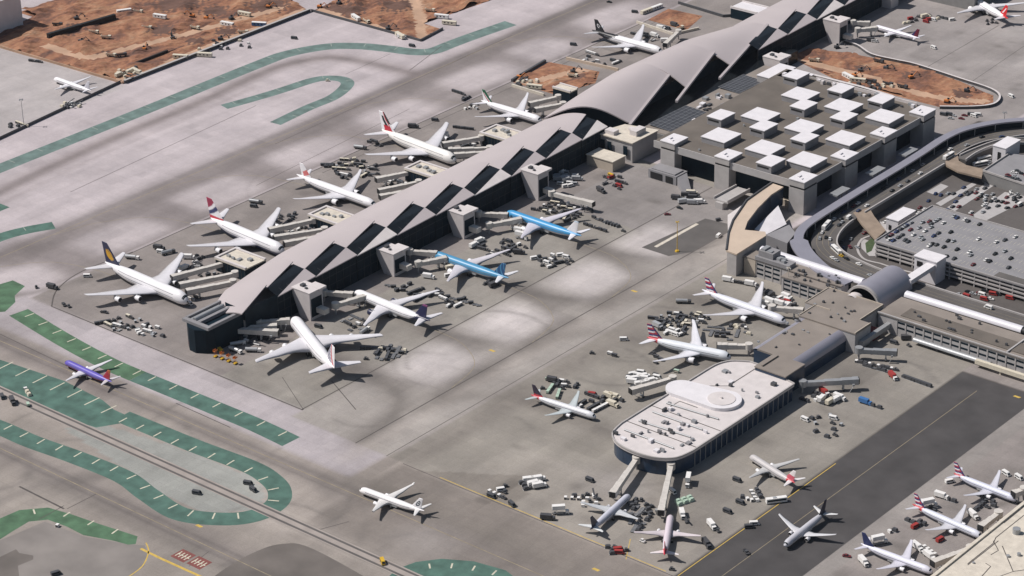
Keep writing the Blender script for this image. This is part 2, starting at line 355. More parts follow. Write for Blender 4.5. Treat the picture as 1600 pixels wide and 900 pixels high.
ca = me.color_attributes.new('Col', 'FLOAT_COLOR', 'POINT'); arr = np.ones((nx * ny, 4), np.float32); arr[:, :3] = gcol
ca.data.foreach_set('color', arr.ravel()); me.materials.append(M['ground'])
ground = bpy.data.objects.new('ground', me); COL.objects.link(ground); struct(ground)

for k_, (px_, m_) in enumerate(PADS):
    mb_pts = [at(*q) for q in px_]; PADS[k_] = (mb_pts, m_)
# painted green margins with pale cross marks
def px_line(q, n=8): return smooth_line([at(*p) for p in q], n)
def margin(pts, wdt, m, ticks=0, z=.004, tw=.9, tm='paint_white'):
    mb = MB(); ribbon(mb, pts, wdt, z); struct(mb.build('green_painted_margin', m))
    if ticks: tick_marks(pts, wdt * .92, ticks, tw, tm)
def tick_marks(pts, wdt, step, tw=.9, tm='paint_white'):
    mb = MB(); acc = step * .5
    for a, b in zip(pts[:-1], pts[1:]):
        d = Vector((b[0] - a[0], b[1] - a[1], 0)); L = d.length
        if L < 1e-6: continue
        d /= L; n = Vector((-d.y, d.x, 0))
        while acc < L:
            c = Vector((a[0], a[1], 0)) + d * acc; acc += step
            zt = .011; e = [c + n * wdt * .5 - d * tw / 2, c + n * wdt * .5 + d * tw / 2, c - n * wdt * .02 + d * tw / 2, c - n * wdt * .02 - d * tw / 2]
            mb.flat(e, zt)
        acc -= L
    if mb.v: struct(mb.build('margin_marking', tm))
margin(px_line(((-90, 300), (0, 263), (120, 215), (240, 167), (400, 102), (450, 84), (510, 73), (560, 72), (605, 76), (645, 81), (675, 80), (705, 69), (740, 56), (798, 36))), 14, 'green_hazed', 26, tw=.5, tm='paint_faded')
margin(px_line(((350, 167), (400, 153), (440, 141), (490, 125), (520, 122), (540, 126), (541, 135), (520, 152), (480, 169), (430, 193))), 10.5, 'green_hazed', 20, tw=.5, tm='paint_faded')
margin(px_line(((-60, 395), (0, 371), (40, 360), (84, 352))), 12, 'green_a', 20, tw=.5, tm='paint_faded'); margin(px_line(((-60, 345), (-20, 332), (8, 321))), 10, 'green_a')
margin(px_line(((29, 488), (100, 531), (165, 566), (215, 588))), 13.5, 'green_b', 16, tw=.8)
margin(px_line(((215, 588), (250, 602), (340, 639), (400, 664), (455, 690))), 13.5, 'green_a', 18, tw=.8)
def green_poly(px, m): mb = MB(); mb.flat([at(*q) for q in px], .004); struct(mb.build('green_painted_margin', m))
green_poly(((-60, 457), (0, 444), (20, 438), (39, 447), (23, 462), (24, 472), (8, 487), (-60, 492)), 'green_b')
green_poly(((-60, 540), (0, 562), (100, 595), (160, 625), (178, 640), (215, 657), (150, 668), (50, 637), (0, 605), (-60, 580)), 'green_a')
tick_marks(px_line(((-40, 560), (20, 585), (110, 622), (170, 650))), 22, 15, .8)
margin(px_line(((-60, 645), (0, 668), (50, 690), (120, 715), (193, 745), (232, 773), (282, 803), (350, 811), (400, 805), (432, 787), (437, 768), (424, 750), (390, 729), (300, 695), (190, 650)), 10), 13, 'green_a', 14, z=.007, tw=.85)
green_poly(((-60, 850), (-30, 828), (0, 810), (30, 797), (75, 793), (110, 803), (150, 817), (215, 838), (212, 850), (200, 851), (178, 845), (130, 836), (105, 823), (75, 812), (45, 815), (20, 830), (-30, 862)), 'green_b')
tick_marks(px_line(((30, 808), (75, 801), (120, 814), (170, 832), (215, 846))), 10, 17, .9)
green_poly(((590, 960), (600, 908), (620, 889), (650, 878), (690, 873), (740, 877), (790, 891), (812, 908), (825, 960)), 'green_a')
tick_marks(px_line(((830, 930), (805, 905), (780, 893), (740, 884), (690, 880), (650, 885), (615, 905))), 9, 12, .9)
# joints, seams and guide lines laid on the concrete
mb = MB()
def ln(m, pts, wd, z=.016): ribbon(m, pts, wd, z)
for x, y0, y1, wd in ((7, -196, 205, .8), (58.5, -206, 200, .75), (82, -206, 118, .45), (-231.5, -120, 470, .9), (-224, 60, 470, .5)): ln(mb, [(x, y0), (x, y1)], wd)
for y, x0, x1, wd in ((-196.5, -212, 8, .9), (-206.5, 95, 281, .5), (-290, 60, 60.1, .1), (75.3, 281, 420, .4)): ln(mb, [(x0, y), (x1, y)], wd)
ln(mb, smooth_line([(-232, -110), (-236, -150), (-228, -178), (-212, -196.5)], 6), .9); ln(mb, [(-30, -175), (8, -196)], .4); ln(mb, px_line(((518, 595), (556, 640)), 2), .6)
for q, wd in ((((640, 110), (690, 72)), .6), (((540, 116), (610, 84)), .4), (((400, 290), (640, 170)), .4), (((110, 300), (400, 165)), .5), (((430, 225), (800, 55)), .5), (((0, 522), (105, 572)), .6), (((275, 630), (360, 668)), .6), (((105, 795), (150, 772)), .5), (((30, 760), (100, 795)), 1.2), (((295, 885), (326, 862)), .4), (((1405, 130), (1560, 40)), .5), (((1500, 140), (1600, 72)), .4)): ln(mb, px_line(q, 2), wd)
for a in ((490, 830, 545, 815), (100, 790, 60, 812)): ln(mb, px_line(((a[0], a[1]), (a[2], a[3])), 2), .5)
struct(mb.build('pavement_joint_lines', 'tar'))
mb = MB()
for g in (-143, -54, 36, 128, 219, 386): ln(mb, smooth_line([(-294, g - 70), (-286, g - 40), (-262, g - 10), (-225, g)], 5) + [Vector((-150, g, 0))], .35)
for g in (-74, 0, 78): ln(mb, smooth_line([(58, g - 50), (50, g - 20), (25, g - 3), (0, g)], 5) + [Vector((-50, g, 0))], .35)
ln(mb, [(-295, -170), (-295, 800)], .5); ln(mb, [(-400, -247.3), (300, -247.3)], .5); ln(mb, [(-100, -333.4), (330, -333.4)], .5); ln(mb, [(300, -380), (300, 60)], .35)
struct(mb.build('guide_lines', 'guide_worn')); mb = MB(); ln(mb, px_line(((220, 857), (250, 872), (312, 900), (340, 914)), 2), 1.6); ln(mb, px_line(((228, 848), (232, 862), (222, 885), (195, 905)), 5), .7)
ln(mb, px_line(((1030, 640), (1100, 690)), 2), .4); ln(mb, [(121, -205.2), (275, -205.2)], .5); ln(mb, [(282.3, -205), (282.3, -60)], .5); ln(mb, px_line(((978, 874), (985, 842)), 2), .4)
struct(mb.build('yellow_hold_line', 'paint_yellow'))
for q in ((266, 869), (291, 880)):                     # red surface-painted holding signs, lettering worn away
    mb = MB(); c = at(*q); ax = (at(q[0] + 10, q[1] + 4.9) - c).normalized(); ay = Vector((-ax.y, ax.x, 0))
    P = lambda u, v: c + ax * u + ay * v
    mb.flat([P(0, 0), P(10, 0), P(10, 9), P(0, 9)], .02); so_ = mb.build('painted_hold_sign', 'paint_red'); struct(so_)
    mb = MB()
    for u in (1.2, 3.4, 5.6, 7.8): mb.flat([P(u, 2), P(u + .7, 2), P(u + .7, 7), P(u, 7)], .025); mb.flat([P(u + .7, 4), P(u + 1.5, 4), P(u + 1.5, 5), P(u + .7, 5)], .025)
    struct(mb.build('painted_hold_sign_lettering', 'paint_white'))
mb = MB(); mb.flat([(28, 98), (50, 98), (58, 112), (58, 163), (34, 160)], .016); struct(mb.build('asphalt_patch', 'asphalt_mid'))
mb = MB(); mb.flat([(33.5, 104), (36, 104), (36, 150), (33.5, 150)], .022); struct(mb.build('pavement_edge_band', 'roof_cream'))
mb = MB(); ribbon(mb, [(-230, -289), (340, -289)], 8, .018); struct(mb.build('service_road', 'road_tan'))
mb = MB(); ribbon(mb, [(-230, -291.6), (340, -291.6)], 1.5, .024); ribbon(mb, [(-230, -286.8), (340, -286.8)], 1.5, .024); struct(mb.build('tyre_tracks', 'asphalt_mid'))
mb = MB()                                            # worn yellow stand marks
for q in ((1588, 620), (768, 548), (990, 455), (930, 890), (310, 822)): c = at(*q); mb.flat([c + Vector((-2, -.6, 0)), c + Vector((2, -.6, 0)), c + Vector((2.5, 1.2, 0)), c + Vector((-1.5, 1.2, 0))], .02)
struct(mb.build('stand_marking', 'paint_yellow'))

for k_, (pp, m_) in enumerate(PADS):
    mb = MB(); mb.flat([(q.x, q.y) for q in (pp if k_ != 0 else smooth_line(pp, 6))], .0025 if k_ < 2 else .006); struct(mb.build('asphalt_pad', m_))
mb = MB(); mb.flat([(281.5, -214), (332, -214), (332, 74.8), (281.5, 74.8)], .003); struct(mb.build('asphalt_strip', 'asphalt'))
# excavated earth
def noise2(x, y, s=0):
    return math.sin(x * .09 + s) * math.cos(y * .11 - s * 1.3) + .6 * math.sin(x * .21 + y * .17 + s * 2) + .35 * math.sin(x * .47 - y * .39 + s * 3)
def inside(p, P):
    c = False; n = len(P)
    for i in range(n):
        (x1, y1), (x2, y2) = P[i], P[(i + 1) % n]
        if (y1 > p[1]) != (y2 > p[1]) and p[0] < (x2 - x1) * (p[1] - y1) / (y2 - y1) + x1: c = not c
    return c
TRACKS = [px_line(q, 20) for q in (((30, 90), (110, 113), (190, 125), (300, 82), (470, 16)), ((70, 72), (130, 90), (205, 74), (300, 50), (430, 14)), ((640, -8), (652, 25), (656, 60)), ((486, 14), (560, 38), (640, 62)), ((1245, 95), (1340, 118), (1450, 150), (1540, 160)), ((815, 132), (870, 118), (920, 108)))]
SPOIL = [(at(*q), r_) for q, r_ in (((275, 6), 26), ((330, 18), 16), ((415, 10), 22), ((112, 48), 12), ((250, 48), 14), ((350, 50), 12), ((530, 18), 22), ((620, 10), 18), ((600, 44), 9), ((1420, 118), 9), ((1345, 108), 7), ((1500, 148), 9), ((900, 122), 7), ((160, 85), 9), ((300, 66), 10))]
def near_track(x, y):
    p_ = Vector((x, y, 0)); return min(((p_ - c_).length for L_ in TRACKS for c_ in L_))
def earth(poly, step, amp, seed, m='dirt'):
    P = [(q[0], q[1]) for q in poly]; x0 = min(q[0] for q in P); x1 = max(q[0] for q in P); y0 = min(q[1] for q in P); y1 = max(q[1] for q in P)
    mb = MB(); mb.use(m).use('dirt_dark').use('dirt_pale'); mb.use(m); mb.flat(P, .03)
    nxx = int((x1 - x0) / step) + 1; nyy = int((y1 - y0) / step) + 1; V = {}; vs = []; fs = []; ms = []
    r2 = random.Random(seed); pk = [(r2.uniform(x0, x1), r2.uniform(y0, y1), r2.uniform(3, 9), r2.uniform(.8, 3.2)) for _ in range(int((x1 - x0) * (y1 - y0) / 700))]
    def vid(i, j):
        if (i, j) not in V:
            x = x0 + i * step; y = y0 + j * step
            h = .12 + amp * max(0, noise2(x, y, seed)) + sum(a * math.exp(-((x - a0) ** 2 + (y - b0) ** 2) / (s * s)) for a0, b0, s, a in pk) * .8
            t_ = min(1, max(0, (near_track(x, y) - 4) / 7)); h = .12 + (h - .12) * t_
            V[(i, j)] = len(vs); vs.append((x + r2.uniform(-.3, .3) * step, y + r2.uniform(-.3, .3) * step, h))
        return V[(i, j)]
    for i in range(nxx):
        for j in range(nyy):
            if all(inside((x0 + (i + a) * step, y0 + (j + b) * step), P) for a in (0, 1) for b in (0, 1)):
                cx, cy = x0 + i * step, y0 + j * step; v = noise2(cx * .55, cy * .55, seed + 4)
                mb.k = 2 if near_track(cx, cy) < 4.5 else (1 if any((Vector((cx, cy, 0)) - q_).length < r_ * (.75 + .25 * math.sin(cx * .8 + cy)) for q_, r_ in SPOIL) else 0)
                mb.f.append([len(mb.v) + q for q in (vid(i, j), vid(i + 1, j), vid(i + 1, j + 1), vid(i, j + 1))]); mb.m.append(mb.k)
    o = len(mb.v); mb.v += vs
    return struct(mb.build('excavated_earth'))
pit1 = [(-640, 86), (-467, 93), (-466.5, 297), (-560, 330), (-660, 330), (-660, 150), (-640, 150)]
pit2 = [(-466, 298.5), (-346, 299.5), (-350, 330), (-372, 332), (-362, 440), (-480, 460)]
pitN = [at(*q) for q in ((1235, 90), (1262, 76), (1320, 82), (1420, 101), (1500, 127), (1552, 150), (1552, 160), (1530, 166), (1470, 168), (1400, 150), (1300, 122))]
pitS = [at(*q) for q in ((800, 128), (858, 97), (937, 112), (930, 130), (868, 148))]
pitT = [at(*q) for q in ((1012, 31), (1044, 14), (1098, 25), (1072, 48))]
for i, (P, st, am) in enumerate(((pit1, 3.0, 1.7), (pit2, 3.0, 2.4), (pitN, 2.4, 1.0), (pitS, 2.2, 1.1), (pitT, 2.4, .4))): earth(P, st, am, i * 3 + 1)
def tread(q, wd): mb = MB(); ribbon(mb, px_line(q, 6), wd, .02); return mb

# ------------------------------------------------------------------ the concourse with saw-tooth roof
class Bld:
    def __init__(s, name, label, cat, loc, group=None): s.o = thing(name, label, cat, loc, 0, group); s.loc = loc
    def part(s, mb, name, m=None, parent=None, label=None):
        o = mb.build(name, m, parent or s.o, s.loc)
        if label: o['label'] = label
        return o
def Ux(y): return -104 - .0225 * y
def interp(P, y):
    for (y0, x0), (y1, x1) in zip(P[:-1], P[1:]):
        if y <= y1: return x0 + (x1 - x0) * (max(y, y0) - y0) / (y1 - y0)
    return P[-1][1]
def roof_bay(mb, y0, y1, xw, zw, xe, ze, n=5, k=9, bulge=.85, skirt=.7):
    G = []
    for i in range(n + 1):
        y = y0 + (y1 - y0) * i / n; a, b, c, d = xw(y), zw(y), xe(y), ze(y); row = []
        for j in range(k + 1):
            u = j / k; row.append((a + (c - a) * u, y, b + (d - b) * (math.sin(u * math.pi / 2) * bulge + u * (1 - bulge))))
        G.append(row)
    vs = [q for r in G for q in r]; mb.add(vs, [(i * (k + 1) + j, i * (k + 1) + j + 1, (i + 1) * (k + 1) + j + 1, (i + 1) * (k + 1) + j) for i in range(n) for j in range(k)], True)
    edge = [r[k] for r in G]; sth = G[0]; nth = G[n]; wst = [r[0] for r in G]
    for L in (edge, sth, nth, wst):
        m = len(L); mb.add(L + [(x, y, z - skirt) for x, y, z in L], [(i, i + 1, m + i + 1, m + i) for i in range(m - 1)])
    mb.add([(x, y, z - skirt) for x, y, z in vs], [(i * (k + 1) + j, (i + 1) * (k + 1) + j, (i + 1) * (k + 1) + j + 1, i * (k + 1) + j + 1) for i in range(n) for j in range(k)])
def concourse(b, Us, wx, first, zw=13.0, skip=0):
    W = lambda y: interp(wx, y); ZW = lambda y: zw
    roof = MB(); prev = first
    for i, y in enumerate(Us):
        if i < skip: continue
        if i == 0 and first is not None:
            y0 = first[0]; xa, za = first[1], first[2]
        else: y0 = Us[i - 1]; xa, za = Ux(y0) + 10, 21.2
        y1 = y; xb, zb = (Ux(y1), 22)
        if i == 0 and first is not None: xb = Ux(y1) + 10
        roof_bay(roof, y0, y1, W, ZW, lambda q, y0=y0, y1=y1, xa=xa, xb=xb: xa + (xb - xa) * (q - y0) / (y1 - y0), lambda q, y0=y0, y1=y1, za=za: za + (23.4 - za) * (q - y0) / (y1 - y0))
    b.part(roof, 'roof_shell', 'roof_shell')
    for i in range(1, len(Us)):
        y0, y1 = Us[i - 1], Us[i]; a, c = Ux(y0), Ux(y1)
        sk = MB(); sk.add([(a + 9.9, y0 + .1, 21.1), (a + 19, y0 + .1, 17.9), (c + 10, y1, 20.9), (c - .05, y1, 21.6)], [(0, 1, 2, 3)])
        so_ = b.part(sk, 'skylight', 'skylight')
        for t in (.2, .4, .6, .8):                       # frame bars across each skylight
            gl = MB()
            p = Vector((a + 9.9 + (c - a - 9.9) * t, y0 + (y1 - y0) * t, 21.2)); q = Vector((a + 19 + (c + 10 - a - 19) * t, y0 + (y1 - y0) * t, 18.2 + (2.8 * t)))
            gl.cyl(p, q, .09, n=4, caps=False, smooth=False)
            b.part(gl, 'skylight_bar', 'steel_dark', so_)
        sh = MB(); A = (c + 10, y1, 21.5); B = (c + 19.5, y1, 18.9); C = (a + 19.3, y0, 18.2)
        sh.add([A, B, C] + [(x, y, z - .6) for x, y, z in (A, B, C)], [(2, 1, 0), (3, 4, 5), (0, 1, 4, 3), (1, 2, 5, 4), (2, 0, 3, 5)])
        b.part(sh, 'roof_shard', 'roof_pale' if i % 3 == 0 else 'roof_shell')
        fc = MB(); fc.add([(a + 18.6, y0, 0), (c + 18.6, y1, 0), (c + 18.6, y1, 18.0), (a + 18.6, y0, 17.7)], [(0, 1, 2, 3)])
        fo = b.part(fc, 'glass_facade', 'glass')
        mu = MB(); n = 6
        for k in range(n + 1):
            t = k / n; x = a + 18.6 + (c - a) * t; y = y0 + (y1 - y0) * t; mu.box(x + .02, x + .22, y - .08, y + .08, 0, 17.6)
        for z in (7, 13): mu.add([(a + 18.62, y0, z), (c + 18.62, y1, z), (c + 18.62, y1, z + .2), (a + 18.62, y0, z + .2)], [(0, 1, 2, 3)])
        b.part(mu, 'facade_mullion', 'steel_dark', fo)
YS = [-125, -91, -52.6, -14, 24.3, 64.3, 103.3, 141, 182.5, 212]
b = Bld('airport_concourse', 'long southern concourse with saw-tooth pale shell roof and black skylights', 'terminal', (-110, 30, 0))
SW = [(-158, -101), (-150, -112), (-133, -121.5), (-100, -128), (-71, -133), (23, -138), (104, -138.5), (168, -141), (212, -142.5)]
concourse(b, YS, SW, (-158, -79.5, 20))
mb = MB(); mb.prism([(-100, -152), (-117, -133), (-129, -71), (-134, 23), (-134.5, 104), (-138, 212), (Ux(212) + 18, 212), (Ux(0) + 18, 0), (-84, -125), (-84, -152)], 0, 12.4); b.part(mb, 'concourse_wall', 'wall_grey')
mb = MB(); mb.add([(-83.2, -152, 0), (-82.6, -125, 0), (-82.6, -125, 19.3), (-83.2, -152, 19.3)], [(0, 1, 2, 3)]); mb.add([(-84, -152.3, 12), (-83, -152.3, 12), (-83, -152.3, 19), (-100, -152.3, 19.6), (-100, -152.3, 12)], [(0, 1, 2, 3, 4)]); b.part(mb, 'end_facade', 'glass')
prow = [(-108, -151), (-108, -172), (-105, -180), (-99, -184.5), (-93, -185), (-87, -181.5), (-85, -176), (-85, -151)]
mb = MB(); mb.prism(prow, 0, 15.6); b.part(mb, 'end_lobby', 'glass')
mb = MB()
for x0, x1 in ((-96.5, -94.8), (-87.2, -85.0), (-107.5, -105.8)): mb.box(x0, x1, -178, -150, 15.7, 17.8)
mb.box(-107.5, -85, -181, -178.1, 15.7, 17.6); b.part(mb, 'lobby_parapet', 'roof_grey')
mb = MB(); mb.box(-105, -97.5, -177, -153, 15.7, 16.6); mb.cyl((-101, -177, 17), (-101, -153, 17), 1.4, n=10); b.part(mb, 'roof_duct', 'metal_grey')
# vaulted hall in the middle
b = Bld('vaulted_terminal_hall', 'great arched hall roof stepping east beside the square boxes', 'terminal', (-115, 330, 0))
tips = [(-84, 232, 16), (-84.5, 288, 16), (-85.5, 343, 16.5)]; notch = [(-107, 308, 24), (-108, 365, 24), (-113.9, 444, 22)]
WX = [(200, -142), (250, -147), (300, -150), (388, -150), (444, -145), (475, -143)]; WZ = [(200, 14), (300, 19.5), (388, 18.5), (444, 14.5), (475, 14)]
HH = [(200, 10.5), (260, 10), (330, 8), (400, 5.5), (444, 3.2), (475, 2.5)]
roof = MB()
def hall(y0, y1, ea, eb, s_slope=0.0, n=8, k=18):
    G = []
    for i in range(n + 1):
        t = i / n; row = []
        for j in range(k + 1):
            u = j / k; yy = y0 + (y1 - y0) * t + s_slope * (u) * (1 - t)
            a, zw = interp(WX, yy), interp(WZ, yy); e = [ea[m] + (eb[m] - ea[m]) * t for m in range(3)]
            x = a + (e[0] - a) * u; row.append((x, yy, zw + (e[2] - zw) * u + interp(HH, yy) * math.sin(math.pi * u) ** 1.1 * (1 - .25 * t if eb[2] > 20 else 1)))
        G.append(row)
    vs = [q for r in G for q in r]
    roof.add(vs, [(i * (k + 1) + j, i * (k + 1) + j + 1, (i + 1) * (k + 1) + j + 1, (i + 1) * (k + 1) + j) for i in range(n) for j in range(k)], True)
    roof.add([(x, y, z - .9) for x, y, z in vs], [(i * (k + 1) + j, (i + 1) * (k + 1) + j, (i + 1) * (k + 1) + j + 1, i * (k + 1) + j + 1) for i in range(n) for j in range(k)])
    for L in ([r[k] for r in G], G[0], G[n], [r[0] for r in G]):
        m = len(L); roof.add(L + [(x, y, z - .9) for x, y, z in L], [(i, i + 1, m + i + 1, m + i) for i in range(m - 1)])
    return G
G0 = hall(206, 308, (-84, 232, 16), notch[0], 26); hall(308.05, 365, (-90.5, 308, 18), notch[1]); hall(365.05, 444, (-91.5, 365, 18), notch[2])
b.part(roof, 'roof_shell', 'roof_shell')
for a, c in zip(tips, notch):
    mb = MB(); A = Vector(a); C = Vector(c); d = (C - A).normalized(); s_ = Vector((.9, .27, 0))
    P = [A - d * 2, C + d * 1.5]; mb.loft([[p - s_, p + s_, p + s_ - Vector((0, 0, 1.1)), p - s_ - Vector((0, 0, 1.1))] for p in P], smooth=False); mb.use('roof_shell')
    mb = MB(); mb.loft([[p - s_ + Vector((0, 0, .7)), p + s_ + Vector((0, 0, .5)), p + s_ - Vector((0, 0, 1.1)), p - s_ - Vector((0, 0, 1.1))] for p in P], smooth=False); b.part(mb, 'roof_edge_beam', 'roof_shell')
mb = MB(); arch = [(x, y + 5, z - 1) for x, y, z in G0[0]]; n = len(arch); mb.add(arch + [(x, y, 0) for x, y, z in arch], [(i, n + i, n + i + 1, i + 1) for i in range(n - 1)]); b.part(mb, 'arched_end_glazing', 'glass')
mb = MB(); mb.add([(-101, 240, 0), (-106, 300, 0), (-108, 440, 0), (-108, 440, 19), (-106, 300, 18), (-101, 240, 17)], [(0, 1, 4, 5), (1, 2, 3, 4)]); b.part(mb, 'glass_facade', 'glass')
mb = MB(); mb.prism([(-140, 214), (-146, 300), (-146, 400), (-134, 470), (-112, 470), (-109, 300), (-104, 240)], 0, 13.5); b.part(mb, 'hall_wall', 'wall_grey')
mb = MB(); mb.prism([(-104, 236), (-82, 236), (-80, 300), (-82, 440), (-108, 440)], 0, 9.5); b.part(mb, 'shade_toned_link_roof', 'skylight')  # dark skylight colour stands in for shade under the hall overhang
b = Bld('airport_concourse', 'northern concourse with saw-tooth roof beyond the arched hall', 'terminal', (-118, 560, 0))
YN = [404, 444, 485.5, 526, 567, 608, 649, 690, 731]
concourse(b, YN, [(430, -145), (486, -148), (560, -151), (760, -156)], None, 14.5, 2)
mb = MB(); mb.prism([(-138, 446), (-146, 500), (-152, 740), (-104, 740), (-97, 446)], 0, 13); b.part(mb, 'concourse_wall', 'wall_grey')
# gate towers on the east face
TW = [('southernmost', -68.1, -111.6, 18.5), ('', -69.8, -33.7, 15.5), ('', -72.2, 36.8, 17), ('', -73, 114.6, 19), ('', -69, 396.2, 17), ('', -77, 490, 18)]
TL = ['tapered grey gate tower beside the striped-tail white jumbo, southernmost tower', 'tapered grey gate tower facing the nearer blue jet', 'tapered grey gate tower beside the brighter blue jet', 'tapered grey gate tower standing below the arched hall opening', 'tapered grey gate tower at the western tip of earthworks', 'northern tapered gate tower with jet bridges to the maroon-tailed jet']
for (nm, x, y, h), L in zip(TW, TL):
    b = Bld('gate_tower', L, 'tower', (x, y, 0), 'gate towers along the concourse')
    mb = MB(); wt = 15.5
    S = [(x - 9, y, 0), (x, y, 0), (x, y, h), (x - wt, y, h), (x - wt, y, h - 2)]
    Nn = [(a, c + 11.5, z) for a, c, z in S]
    mb.add(S + Nn, [(0, 1, 2, 3, 4), (9, 8, 7, 6, 5), (1, 6, 7, 2), (4, 9, 5, 0), (3, 8, 9, 4)]); b.part(mb, 'tower_wall', 'tower_concrete')
    mb = MB(); mb.box(x - wt - .2, x + .2, y - .2, y + 11.8, h, h + .5); mb.box(x - 9, x + .6, y + 8, y + 14.5, h - .9, h + .62); b.part(mb, 'tower_roof', 'roof_pale')
    mb = MB(); mb.box(x - 12, x - 9.6, y + 4, y + 7, h + .5, h + 1.9); mb.box(x - 7, x - 5.5, y + 3, y + 4.5, h + .5, h + 1.4); b.part(mb, 'roof_unit', 'grey_dark')
    mb = MB(); mb.box(x - .6, x + .05, y + 1, y + 10.5, 2, h - 4); b.part(mb, 'glazed_side', 'glass')
    mb = MB(); mb.box(x + .05, x + 7, y + 5, y + 9.5, 4.2, 7.6); b.part(mb, 'gate_vestibule', 'bridge_skin')
# gate lounges on the west face
GL = [(-168, -140, -97, -78, 'nearest the white jumbo with navy and yellow tail'), (-167.5, -139.5, -12, 6, 'between the red-tailed jumbo and the plain white jet'), (-169, -141, 85, 102, 'between the plain white jet and the red-striped jumbo'), (-170, -143, 166, 185, 'between the red-striped jumbo and the green-tailed jet')]
for x0, x1, y0, y1, L in GL:
    b = Bld('gate_lounge', 'cream-roofed gate lounge ' + L, 'gate building', ((x0 + x1) / 2, (y0 + y1) / 2, 0), 'gate lounges on the west face')
    mb = MB(); mb.box(x0 + .4, x1, y0 + .4, y1 - .4, 0, 8.2); b.part(mb, 'lounge_wall', 'glass')
    mb = MB(); mb.box(x0, x1, y0, y1, 8.21, 9); b.part(mb, 'lounge_roof', 'roof_cream')
    for a in ((x0, x1, y0, y0 + 1.6), (x0, x1, y1 - 1.6, y1), (x0, x0 + 1.6, y0 + 1.6, y1 - 1.6)): mb = MB(); mb.box(*a, 9, 9.9); b.part(mb, 'roof_parapet', 'roof_pale')
    for k in range(4):
        mb = MB(); u = x0 + 5 + k * 5 + rng.uniform(-1, 1); v = y0 + 5 + rng.uniform(0, y1 - y0 - 11); mb.box(u, u + rng.uniform(1.5, 3), v, v + rng.uniform(1.5, 4), 9, 10 + rng.uniform(0, 1)); b.part(mb, 'roof_unit', 'metal_grey')
    mb = MB()
    for k in range(9): u = x0 + 2 + k * (x1 - x0 - 3) / 8; mb.box(u, u + .2, y0 + .2, y0 + .38, 0, 8.2)
    b.part(mb, 'facade_mullion', 'steel_dark')

# ------------------------------------------------------------------ box-topped main terminal
b = Bld('main_terminal_building', 'large brown flat-roofed terminal covered in white skylight boxes', 'terminal', (18, 290, 0))
mb = MB(); mb.prism([(-44, 206.5), (80, 206.5), (80, 372), (-50, 377)], 17.2, 21); b.part(mb, 'roof_slab', 'roof_brown')
for q in ((-44, 80.5, 205.9, 206.49), (80.01, 80.6, 206.5, 372), (-44, 80, 372, 372.5)): mb = MB(); mb.box(*q, 16.6, 21.7); b.part(mb, 'roof_fascia', 'wall_grey')
mb = MB(); mb.prism([(-40, 213), (73, 213), (73, 368), (-46, 370)], 0, 17.19, cap=False); b.part(mb, 'recessed_glazing', 'glass')
mb = MB(); mb.box(46, 70, 209.5, 212.9, 0, 4); b.part(mb, 'ground_floor_wall', 'wall_beige')
for x, y in ((-31, 208), (15, 208), (80, 206), (80.5, 255), (80, 305), (80.5, 355)):
    mb = MB(); ex = x > 70
    X0, X1, Y0, Y1 = (x - 9, x + 3, y - 2.6, y + 13) if ex else (x - 6, x + 6, y - 3.4, y + 12)
    mb.box(X0, X1, Y0, Y1, 0, 17.9); mb.box(X0, X1, Y0, Y1, 19.3, 23.4); po = b.part(mb, 'pier', 'concrete' if not ex or y < 220 else 'concrete')
    mb = MB(); mb.box(X0 + .3, X1 - .3, Y0 + .3, Y1 - .3, 17.9, 19.3); b.part(mb, 'louvre', 'black', po)
    mb = MB(); mb.box(X0 - .3, X1 + .3, Y0 - .3, Y1 + .3, 23.41, 24); mb.box(X0 + 3, X0 + 4.6, Y0 + 5, Y0 + 8, 24, 24.8); mb.box(X0 + 7, X0 + 8, Y0 + 3, Y0 + 5, 24, 24.5); b.part(mb, 'pier_cap', 'roof_white', po)
small = [(8.5, 313), (43, 312), (12, 355.4), (46, 355.7), (-29, 359), (43, 263), (8.5, 263.5), (48, 215), (-27, 262)]
big = [(x, y) for x in (-7, 29.8, 64) for y in (234.5, 282, 332)] + [(-28, 311), (-4, 360)]
for i, (x, y) in enumerate(big[:9] + small):
    bigb = i < 9; hx, hy, h = (9.6, 10, 25) if bigb else (6, 8.2, 26.6)
    if not bigb: x, y = x, y
    mb = MB(); mb.box(x - hx, x + hx, y - hy, y + hy, 21.01, h); so_ = b.part(mb, 'skylight_box', 'box_wall')
    mb = MB(); mb.box(x - hx - .4, x + hx + .4, y - hy - .4, y + hy + .4, h + .01, h + .5); b.part(mb, 'box_roof', 'roof_white', so_)
    if not bigb: mb = MB(); mb.box(x - hx + .8, x + hx - 2, y - hy - .06, y - hy - .02, h - 2.6, h - 1.2); b.part(mb, 'box_vent', 'black', so_)
for k in range(26):
    x = rng.uniform(-40, 76); y = rng.uniform(210, 370)
    if any(abs(x - a) < 12 and abs(y - c) < 12 for a, c in big + small): continue
    mb = MB(); mb.box(x, x + rng.uniform(.8, 2), y, y + rng.uniform(.8, 2.2), 21, 21.6 + rng.random()); b.part(mb, 'roof_unit', 'metal_grey')
for k in range(34):                                     # plant along the north parapet
    x = -44 + k * 3.6 + rng.uniform(-1, 1); y = rng.uniform(362, 370); mb = MB()
    if abs(x + 29) < 8 or abs(x - 12) < 8 or abs(x - 46) < 8 or x > 70: continue
    mb.box(x, x + rng.uniform(1.5, 3.2), y, y + rng.uniform(1.5, 3.5), 21, 22 + rng.random() * 1.6); b.part(mb, 'roof_unit', rng.choice(['roof_pale', 'metal_grey', 'roof_white', 'grey_dark']))
mb = MB(); mb.box(-20, 66, 371.2, 371.9, 21, 23.2); b.part(mb, 'roof_screen', 'roof_pale')
